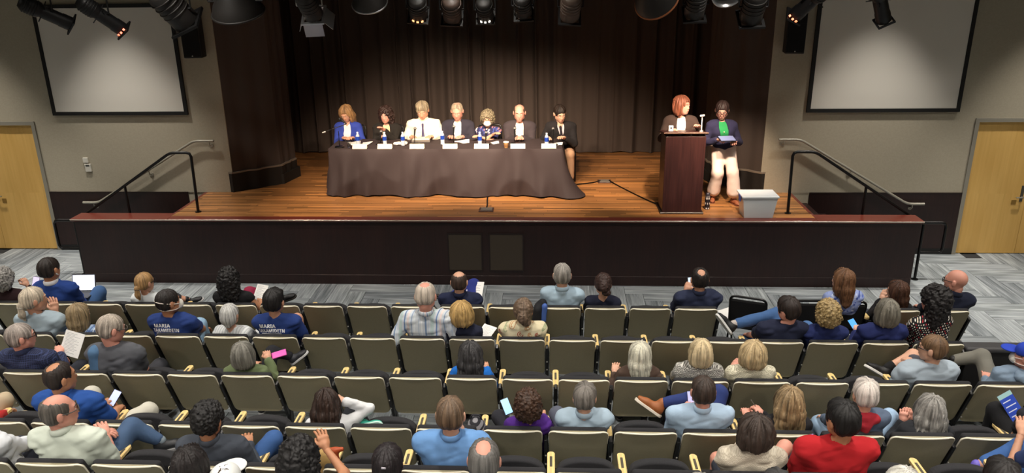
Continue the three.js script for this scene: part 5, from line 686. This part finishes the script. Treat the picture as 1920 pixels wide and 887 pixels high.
seated(2, [3.731, 1.108, 3.27], 'woman with tight curly blonde hair and navy blue sweater', { f: 1, b: 1.1, skin: 'pink', hair: ['curlymid', '#9a8459'], top: { c: '#162356', sleeve: 2 }, legs: { c: '#4a6ea0' }, lk: [3.681, 0.763, 2.88] });
seated(2, [4.313, 1.132, 3.27], 'woman with a grey bob and royal navy sweater holding a phone low', { f: 1, b: 1.12, skin: 'pale', hair: ['bob', '#6e6a5f'], top: { c: '#18245a', sleeve: 2 }, lh: [4.157, 0.777, 3], grip: [1, 0] });
phone([4.154, 0.812, 2.92], 'phone with a blue screen in the hand of the woman with the grey bob', '#4aa0f0', 0.5, { r: [-0.8, 0, 0.4] });
seated(2, [4.81, 1.22, 3.17], 'woman with dark wavy hair and black blouse covered in white and red dots', { f: 1, hy: -40, skin: 'pink', hair: ['curlylong', '#141011'], top: { mat: patterned(128, 128, 0.1, 0.1, (x, w, h) => { x.fillStyle = '#141114'; x.fillRect(0, 0, w, h); const c = ['#f0e9dc', '#e8d8c0', '#f2efe6', '#b8343c']; for (let j = 0; j < 4; j++) for (let i = 0; i < 4; i++) { x.fillStyle = c[(i * 3 + j * 5) % 4]; x.beginPath(); x.arc(i * 32 + (j % 2) * 16 + 8, j * 32 + 16, 8.5, 0, 7); x.fill(); } }), sleeve: 2 }, b: 1.05, tw: -15 });
// third row
seated(3, [-4.151, 1.159, 4.07], 'grey-haired man with glasses and dark checked shirt reading a paper', { skin: 'pink', hy: 45, hair: ['short', '#9b9189'], glasses: true, top: { mat: patterned(32, 32, 0.02, 0.02, (x, w, h) => { x.fillStyle = '#1d2440'; x.fillRect(0, 0, w, h); x.fillStyle = '#39456e'; x.fillRect(0, 0, 5, h); x.fillRect(0, 0, w, 5); }), sleeve: 2, collar: true }, b: 1.15, rh: [-4.019, 0.823, 3.78], lh: [-4.092, 0.736, 3.8], grip: [1, 1] });
sheet([-3.924, 0.897, 3.7], 0.21, 0.25, 'white printed sheets held up by the man in the dark checked shirt', { r: [-0.45, 0.1, -0.25] });
{ const p = seated(3, [-3.301, 1.209, 3.98], 'grey-haired man with a hearing aid and grey T-shirt, hand on his knee', { skin: 'pink', hy: 38, hp: 12, hair: ['short', '#a79c8f'], glasses: '#55524e', top: { c: '#54565c', sleeve: 0.72, n: 't_shirt' }, b: 1.14, rh: [-3.308, 0.765, 3.7], lh: [-3.389, 0.63, 3.7], legs: { c: '#33343a' } });
  add(p.g, 'denim_jacket', nets([cap(p.S[0].clone().add(V(0.04, 0.02, 0.05)), p.S[0].clone().add(V(0.06, -0.3, 0.06)), 0.07, 0.085, 0.05), cap(p.S[0].clone().add(V(0.05, 0.02, 0.0)), p.S[0].clone().add(V(0.03, -0.2, -0.1)), 0.06, 0.06, 0.05)], 0.013, (x, y, z) => 0.01 * noise(x * 16, y * 14, z * 16)), M('#4d6f92', 0.9)); }
seated(3, [-1.999, 1.002, 4.07], 'woman with a straight grey bob and olive green jacket', { f: 1, hair: ['bob', '#75736b'], top: { c: '#66734f', sleeve: 2, n: 'jacket' }, b: 1.08, legs: { c: '#17181f' }, rk: [-1.947, 0.725, 3.5], ra: [-1.775, 0.651, 3.45], toe: [null, [0.75, 0.55, -0.2]], shoes: '#35363b', sole: '#dedede', rh: [-1.893, 0.774, 3.75], grip: [0, 1] });
phone([-1.813, 0.787, 3.66], 'pink-cased phone of the woman in the olive jacket', '#e252b4', 0.05, { r: [-1.0, 0, -1.2], case: '#d23f9f' });
seated(3, [0.169, 0.976, 3.97], 'woman with long dark greying hair and bright blue top', { f: 1, hair: ['longwide', '#3b3a3b'], top: { c: '#1169c4', sleeve: 2 } });
seated(3, [1.775, 0.996, 3.97], 'woman with long straight white hair and brown jacket', { f: 1, hair: ['long', '#c9c6b4'], skin: 'pale', top: { c: '#4c3a30', sleeve: 2, n: 'jacket' }, lh: [1.553, 0.721, 3.85] });
const knit = (a, b) => patterned(128, 128, 0.14, 0.14, (x, w, h) => { x.fillStyle = a; x.fillRect(0, 0, w, h); x.strokeStyle = b; x.lineWidth = 4; for (let j = 0; j < 12; j++) { x.beginPath(); for (let i = 0; i <= 16; i++) x.lineTo(i * 8, j * 11 + (i % 2) * 6 + 3 * noise(i, j, 1)); x.stroke(); } });
seated(3, [2.324, 1.068, 4.05], 'woman with a pale blonde bob and black and white knitted wrap', { f: 1, b: 1.12, hair: ['bob', '#c7b48e'], skin: 'pale', top: { mat: knit('#c9c7c0', '#4a4844'), sleeve: 2, o: 0.028, n: 'knitted_wrap' } });
seated(3, [2.798, 1.062, 4.07], 'woman with a golden blonde bob and cream patterned blouse', { f: 1, b: 1.08, hair: ['fluffybob', '#b5a07a'], skin: 'pink', top: { mat: knit('#e2dcc6', '#a8a48c'), sleeve: 0.9 }, lh: [2.659, 0.822, 3.9], elb: 1.1 });
seated(3, [4.408, 1.126, 4.05], 'short-haired man with glasses and pale grey T-shirt sitting cross-legged', { skin: 'pale', hy: -48, hair: ['short', '#6b5138'], glasses: true, top: { c: '#a4b2be', sleeve: 0.75, n: 't_shirt' }, b: 1.18, legs: { c: '#4a4a52', len: 0.9 }, socks: '#141416', sockAt: 0.84, lk: [4.487, 0.812, 3.58], la: [4.243, 0.689, 3.62], toe: [[-0.85, 0.45, -0.25], null], shoes: '#131315', sole: '#e2e0da', lh: [4.275, 0.725, 3.85], rh: [4.446, 0.791, 3.8] });
seated(3, [5.248, 1.071, 4.07], 'man with a bright blue cap and grey-blue sweatshirt at the right edge', { skin: 'pink', hy: -40, hair: ['short', '#7a6e62'], cap: '#1f3fb4', mask: 1, top: { c: '#7f93a8', sleeve: 2, hood: true, n: 'sweatshirt' }, b: 1.15, legs: { c: '#77756c' }, lk: [5.149, 0.809, 3.58], la: [4.918, 0.715, 3.5], lh: [5.071, 0.702, 3.85] });
// fourth row
seated(4, [-4.313, 1.203, 4.9], 'person in a red top and khaki trousers cut off by the left edge', { top: { c: '#a8201f', sleeve: 2 }, hair: ['short', '#5a4a40'], legs: { c: KHA }, lk: [-4.173, 0.685, 4.45], rk: [-3.997, 0.511, 4.48], rh: [-4.091, 0.642, 4.6], lh: [-4.178, 0.618, 4.6] });
seated(4, [-3.244, 1.202, 4.9], 'balding dark-haired man in a royal blue T-shirt looking at his phone', { skin: 'tan', hy: 35, hair: ['thin', '#241a15'], top: { c: '#1d4a94', sleeve: 0.75, n: 'polo_shirt', collar: true }, b: 1.2, belly: 1, legs: { c: '#c3c0b2' }, lk: [-3.35, 0.736, 4.4], rk: [-2.814, 0.586, 4.42], lh: [-3.195, 0.728, 4.55], rh: [-3.047, 0.663, 4.55], grip: [1, 1] });
phone([-3.094, 0.748, 4.47], 'pale glowing phone held by the man in the royal blue shirt', '#b9c6ff', 0.6, { r: [-0.7, 0.2, -0.35] });
seated(4, [-1, 0.922, 4.8], 'woman with long dark brown hair and white sweatshirt resting on the armrest', { f: 1, skin: 'pale', hair: ['longwide', '#2c1c14'], top: { c: '#d6d8da', sleeve: 2 }, rh: [-0.864, 0.902, 4.72], hp: 15, legs: { c: '#1b1e26' }, rk: [-0.872, 0.671, 4.45], ra: [-0.706, 0.677, 4.7], toe: [null, [1, 0.15, -0.1]], shoes: '#3fae98', sole: '#bfe0d4' });
seated(4, [0.745, 1.009, 4.92], 'woman with brown curly hair and purple top holding a phone', { f: 1, hair: ['curlymid', '#3d2718'], top: { c: '#4a1f7e', sleeve: 2 }, legs: { c: '#23242c' }, lk: [0.471, 0.625, 4.5], lh: [0.633, 0.701, 4.65], grip: [1, 0] });
phone([0.543, 0.767, 4.55], 'phone with a light blue screen beside the woman in purple', '#7fc0f5', 0.55, { r: [-0.75, 0, 0.4] });
seated(4, [1.215, 1.075, 4.9], 'grey-haired man with tousled hair and pale blue shirt in the fourth row', { skin: 'pale', hair: ['full', '#6e6963'], top: { c: '#a3b8c8', sleeve: 0.75, collar: true }, legs: { c: '#565a68' }, lk: [0.991, 0.654, 4.48], b: 1.06 });
seated(4, [2.184, 1.151, 4.9], 'dark short-haired man in a light blue shirt with his leg crossed to the left', { skin: 'pink', hair: ['short', '#3a2e27'], top: { c: '#a9c2da', sleeve: 0.75, collar: true, n: 'dress_shirt' }, b: 1.14, legs: { c: '#24356e' }, rk: [2.425, 0.867, 4.45], ra: [1.914, 0.756, 4.45], toe: [null, [-0.8, 0.5, -0.25]], shoes: '#9a5a2e', sole: '#e2d9c8', lh: [2.112, 0.783, 4.62], grip: [1, 0] });
phone([2.179, 0.839, 4.5], 'phone with a lilac screen held by the man in the light blue shirt', '#c3c4f2', 0.45, { r: [-0.35, 0, 0.1] });
seated(4, [2.925, 1.012, 4.8], 'woman with long highlighted blonde hair and dark top doing handwork', { f: 1, skin: 'pink', hair: ['longwide', '#957f5e'], top: { c: '#17161b', sleeve: 2 }, lh: [2.659, 0.695, 4.55], rh: [2.795, 0.729, 4.55], grip: [1, 1] });
tag((() => { const m = add(scene, 'knitting_needle', bar([2.696, 0.837, 4.5], [2.78, 0.719, 4.5], 0.004, 6), steel); return m; })(), 'thin needle in the hands of the woman with highlighted hair', 'needle');
seated(4, [3.49, 1.141, 4.9], 'white-haired person in a grey hooded jacket with a red collar', { f: 1, b: 1.08, skin: 'pale', hair: ['full', '#c3bbb4'], top: { c: '#56657c', sleeve: 2, hood: '#a3202e', n: 'hooded_jacket' }, legs: { c: '#9db9d6' }, rk: [3.912, 0.685, 4.5] });
seated(4, [4.083, 0.95, 4.8], 'woman with long grey hair and charcoal jacket with clasped hands', { f: 1, b: 1.1, skin: 'pink', hair: ['longwide', '#8f8d88'], top: { c: '#23252a', sleeve: 2, hood: true, n: 'jacket' }, lh: [3.948, 0.734, 4.66], rh: [4.029, 0.72, 4.62], hd: [[0.1, 1, -0.2], [-0.1, 1, -0.2]], grip: [1, 1] });
seated(4, [5.006, 1.19, 4.9], 'person with black trousers holding a flyer at the right edge of the fourth row', { hair: ['short', '#3a3030'], top: { c: '#22222a', sleeve: 0.6 }, legs: { c: '#101014' }, lk: [4.84, 0.734, 4.45], lh: [4.985, 0.591, 4.6] });
{ const p = [4.927, 0.798, 4.55], t = thing('flyer', 'blue printed flyer held at the right edge of the fourth row', 'flyer', p), fm = patterned(128, 256, 1, 1, (x, w, h) => { x.fillStyle = '#2f4fc0'; x.fillRect(0, 0, w, h); x.fillStyle = '#a9d4d6'; x.fillRect(0, 0, w, 30); x.fillStyle = '#dfe6fa'; for (let i = 0; i < 5; i++) x.fillRect(14, 52 + i * 34, 70 + 30 * hash3(i, 1, 1), 7); x.fillRect(0, 216, w, 40); }); const b = new THREE.BoxGeometry(0.13, 0.33, 0.002); add(t, 'leaf', b, fm); t.rotation.set(-0.5, 0, 0.5); }
{ const p = [0.284, 0.664, 4.72], t = thing('striped_bag', 'grey and white striped bag on the seat beside the woman in purple', 'bag', p); add(t, 'bag_body', nets([ell(V(0, -0.03, 0), [0.085, 0.13, 0.1], 0.03), cap(V(-0.05, -0.12, -0.03), V(0.05, -0.12, 0.03), 0.06, 0.06, 0.04)], 0.011, (x, y, z) => 0.007 * noise(x * 18, y * 14, z * 18)), patterned(32, 64, 0.1, 0.05, (x, w, h) => { x.fillStyle = '#8d8c90'; x.fillRect(0, 0, w, h); x.fillStyle = '#2a2a30'; x.fillRect(0, 0, w, 26); })); add(t, 'bag_handle', tube([[-0.05, 0.07, 0], [-0.03, 0.12, 0.01], [0.03, 0.12, 0.01], [0.05, 0.07, 0]], 0.008, 6, 20), M('#2a2a30', 0.8)); }
// fifth row
seated(5, [-3.442, 1.33, 5.72], 'person in a white shirt cut off by the left edge of the fifth row', { top: { c: '#d9dde2', sleeve: 2 }, hair: ['short', '#6b6058'], b: 1.1 });
seated(5, [-2.727, 1.376, 5.7], 'balding grey man with glasses and pale shirt, hands folded on his knee', { skin: 'pink', hy: 48, hair: ['bald', '#58534d'], glasses: '#4a4744', top: { c: '#ccd5c8', sleeve: 0.8, collar: true }, b: 1.18, belly: 1, legs: { c: '#41597a' }, socks: '#7d8a93', rk: [-2.521, 0.925, 5.2], ra: [-2.329, 0.761, 5.15], toe: [null, [0.85, 0.1, -0.35]], shoes: '#26282b', sole: '#8d8d8d', lh: [-2.71, 0.992, 5.4], rh: [-2.599, 0.968, 5.42], hd: [[0.9, 0, -0.3], [-0.5, 0.5, -0.5]] });
seated(5, [-1.606, 1.313, 5.7], 'man with black curly hair and slate grey jacket', { skin: 'tan', hp: 15, hair: ['curlyshort', '#0f0d0d'], top: { c: '#3c424c', sleeve: 2, n: 'jacket', collar: true }, b: 1.15, legs: { c: '#34588f' }, rk: [-1.309, 0.879, 5.28], rh: [-1.441, 0.932, 5.45] });
seated(5, [0.207, 1.399, 5.7], 'brown-haired man in a cornflower blue shirt propping his chin on his hand', { skin: 'pale', hair: ['short', '#6b5744'], hp: 4, top: { c: '#6a98cf', sleeve: 2, collar: true }, b: 1.16, rh: [0.271, 1.181, 5.6], elb: 1.2 });
seated(5, [2.392, 1.296, 5.7], 'woman with short dark wavy hair and cream cable cardigan, hand at her cheek', { f: 1, b: 1.12, hy: -30, skin: 'pink', hair: ['fluffybob', '#3b302a'], top: { mat: knit('#cfc6b4', '#b5ab98'), sleeve: 2, o: 0.026, wr: 0.013, n: 'cardigan' }, legs: { c: '#2b303c', len: 0.78 }, rk: [2.769, 0.89, 5.28], lh: [2.332, 1.11, 5.6], hd: [[0.1, 1, -0.2], null] });
seated(5, [2.995, 1.404, 5.7], 'black-haired man in a bright red T-shirt', { skin: 'tan', hy: -20, hair: ['full', '#0d0b0b'], top: { c: '#b3161f', sleeve: 0.75, n: 't_shirt' }, b: 1.15, lh: [2.908, 0.95, 5.42], grip: [1, 0] });
phone([2.956, 0.963, 5.34], 'phone held low by the man in the red T-shirt', '#8f93e6', 0.35, { r: [-0.9, 0, 0.3] });
seated(5, [4.607, 1.424, 5.7], 'person in blue jeans and violet shoes at the right edge of the fifth row', { f: 1, hair: ['short', '#4a3a30'], top: { c: '#2a3a66', sleeve: 0.6 }, legs: { c: '#3a629f', len: 1.75 }, lk: [4.59, 0.905, 5.25], la: [4.263, 0.712, 5.25], toe: [[-1, 0.0, -0.2], null], shoes: '#6f62c4', sole: '#9a90d8', lh: [4.452, 1.127, 5.4] });
// sixth row, mostly heads
seated(6, [-1.345, 1.524, 6.52], 'person with straight dark hair at the bottom edge left of the white cap', { f: 1, hair: ['long', '#1a1414'], top: { c: '#2a2d33', sleeve: 2 } });
seated(6, [-1.129, 1.396, 6.52], 'person wearing a white cap with a brown strap at the bottom edge', { hair: ['short', '#3a2a20'], cap: '#dfe2e0', capback: '#8a4a2c', top: { c: '#d5d6d4', sleeve: 2 } });
seated(6, [-0.635, 1.579, 6.52], 'woman with black curly hair reaching her arm to the seat in front', { f: 1, skin: 'tan', hair: ['curlylong', '#0f0d0e'], top: { c: '#2d2f52', sleeve: 0.2 }, rh: [-0.608, 1.354, 6.08], hd: [null, [-0.35, 0.75, -0.5]], elb: 1.6 });
{ const p = [-0.73, 0.958, 5.62], t = thing('handbag', 'tan handbag with an orange flap standing on a seat before the curly-haired woman', 'bag', p); add(t, 'bag_body', nets([ell(V(-0.03, -0.04, 0), [0.09, 0.13, 0.06], 0.03), cap(V(-0.06, -0.12, 0), V(0.06, -0.12, 0), 0.06, 0.06, 0.04)], 0.011, (x, y, z) => 0.008 * noise(x * 20, y * 14, z * 20)), M('#b8955c', 0.8)); add(t, 'flap', nets([cap(V(0.0, 0.08, 0.02), V(0.09, 0.09, 0.02), 0.02, 0.018, 0.02), cap(V(0.04, 0.08, 0.03), V(0.07, -0.1, 0.05), 0.022, 0.02, 0.03)], 0.009), M('#a8481f', 0.6)); }
seated(6, [-0.096, 1.509, 6.44], 'woman with sleek dark hair fastened with a clip at the bottom edge', { f: 1, skin: 'fair', hair: ['slick', '#1c1518'], clip: 1, top: { c: '#2a2a35', sleeve: 0.15 } });
seated(6, [0.522, 1.589, 6.5], 'grey-haired man with a pink bald crown at the bottom edge', { skin: 'pink', hair: ['thin', '#63615e'], top: { c: '#1c2a52', sleeve: 0.8, collar: true } });
seated(6, [1.853, 1.398, 6.52], 'person with fine grey hair at the bottom edge left of the cream cardigan', { f: 1, hair: ['short', '#93908a'], skin: 'pink', top: { c: '#8f8a86', sleeve: 2 } });
seated(6, [2.316, 1.417, 6.52], 'person with dark grey wavy hair at the bottom edge below the cream cardigan', { hair: ['full', '#3e3e3e'], skin: 'pink', top: { c: '#2b2b30', sleeve: 2 } });
seated(6, [3.068, 1.454, 6.52], 'person with fluffy white hair at the bottom edge', { f: 1, hair: ['fluffybob', '#c4c2ba'], skin: 'pale', top: { c: '#6a5a6a', sleeve: 2 } });
seated(6, [3.634, 1.525, 6.52], 'person with short dark hair at the bottom right corner', { hair: ['full', '#1b1716'], skin: 'fair', top: { c: '#222a38', sleeve: 2 } });
buildSeats(s => people.some(p => p.row === s.r && Math.abs(p.x - s.x) < 0.27) || (s.r === 5 && Math.abs(s.x - -0.740) < 0.27) || (s.r === 4 && Math.abs(s.x - 0.063) < 0.2));
console.log('people', people.length);

renderer.render(scene, camera);
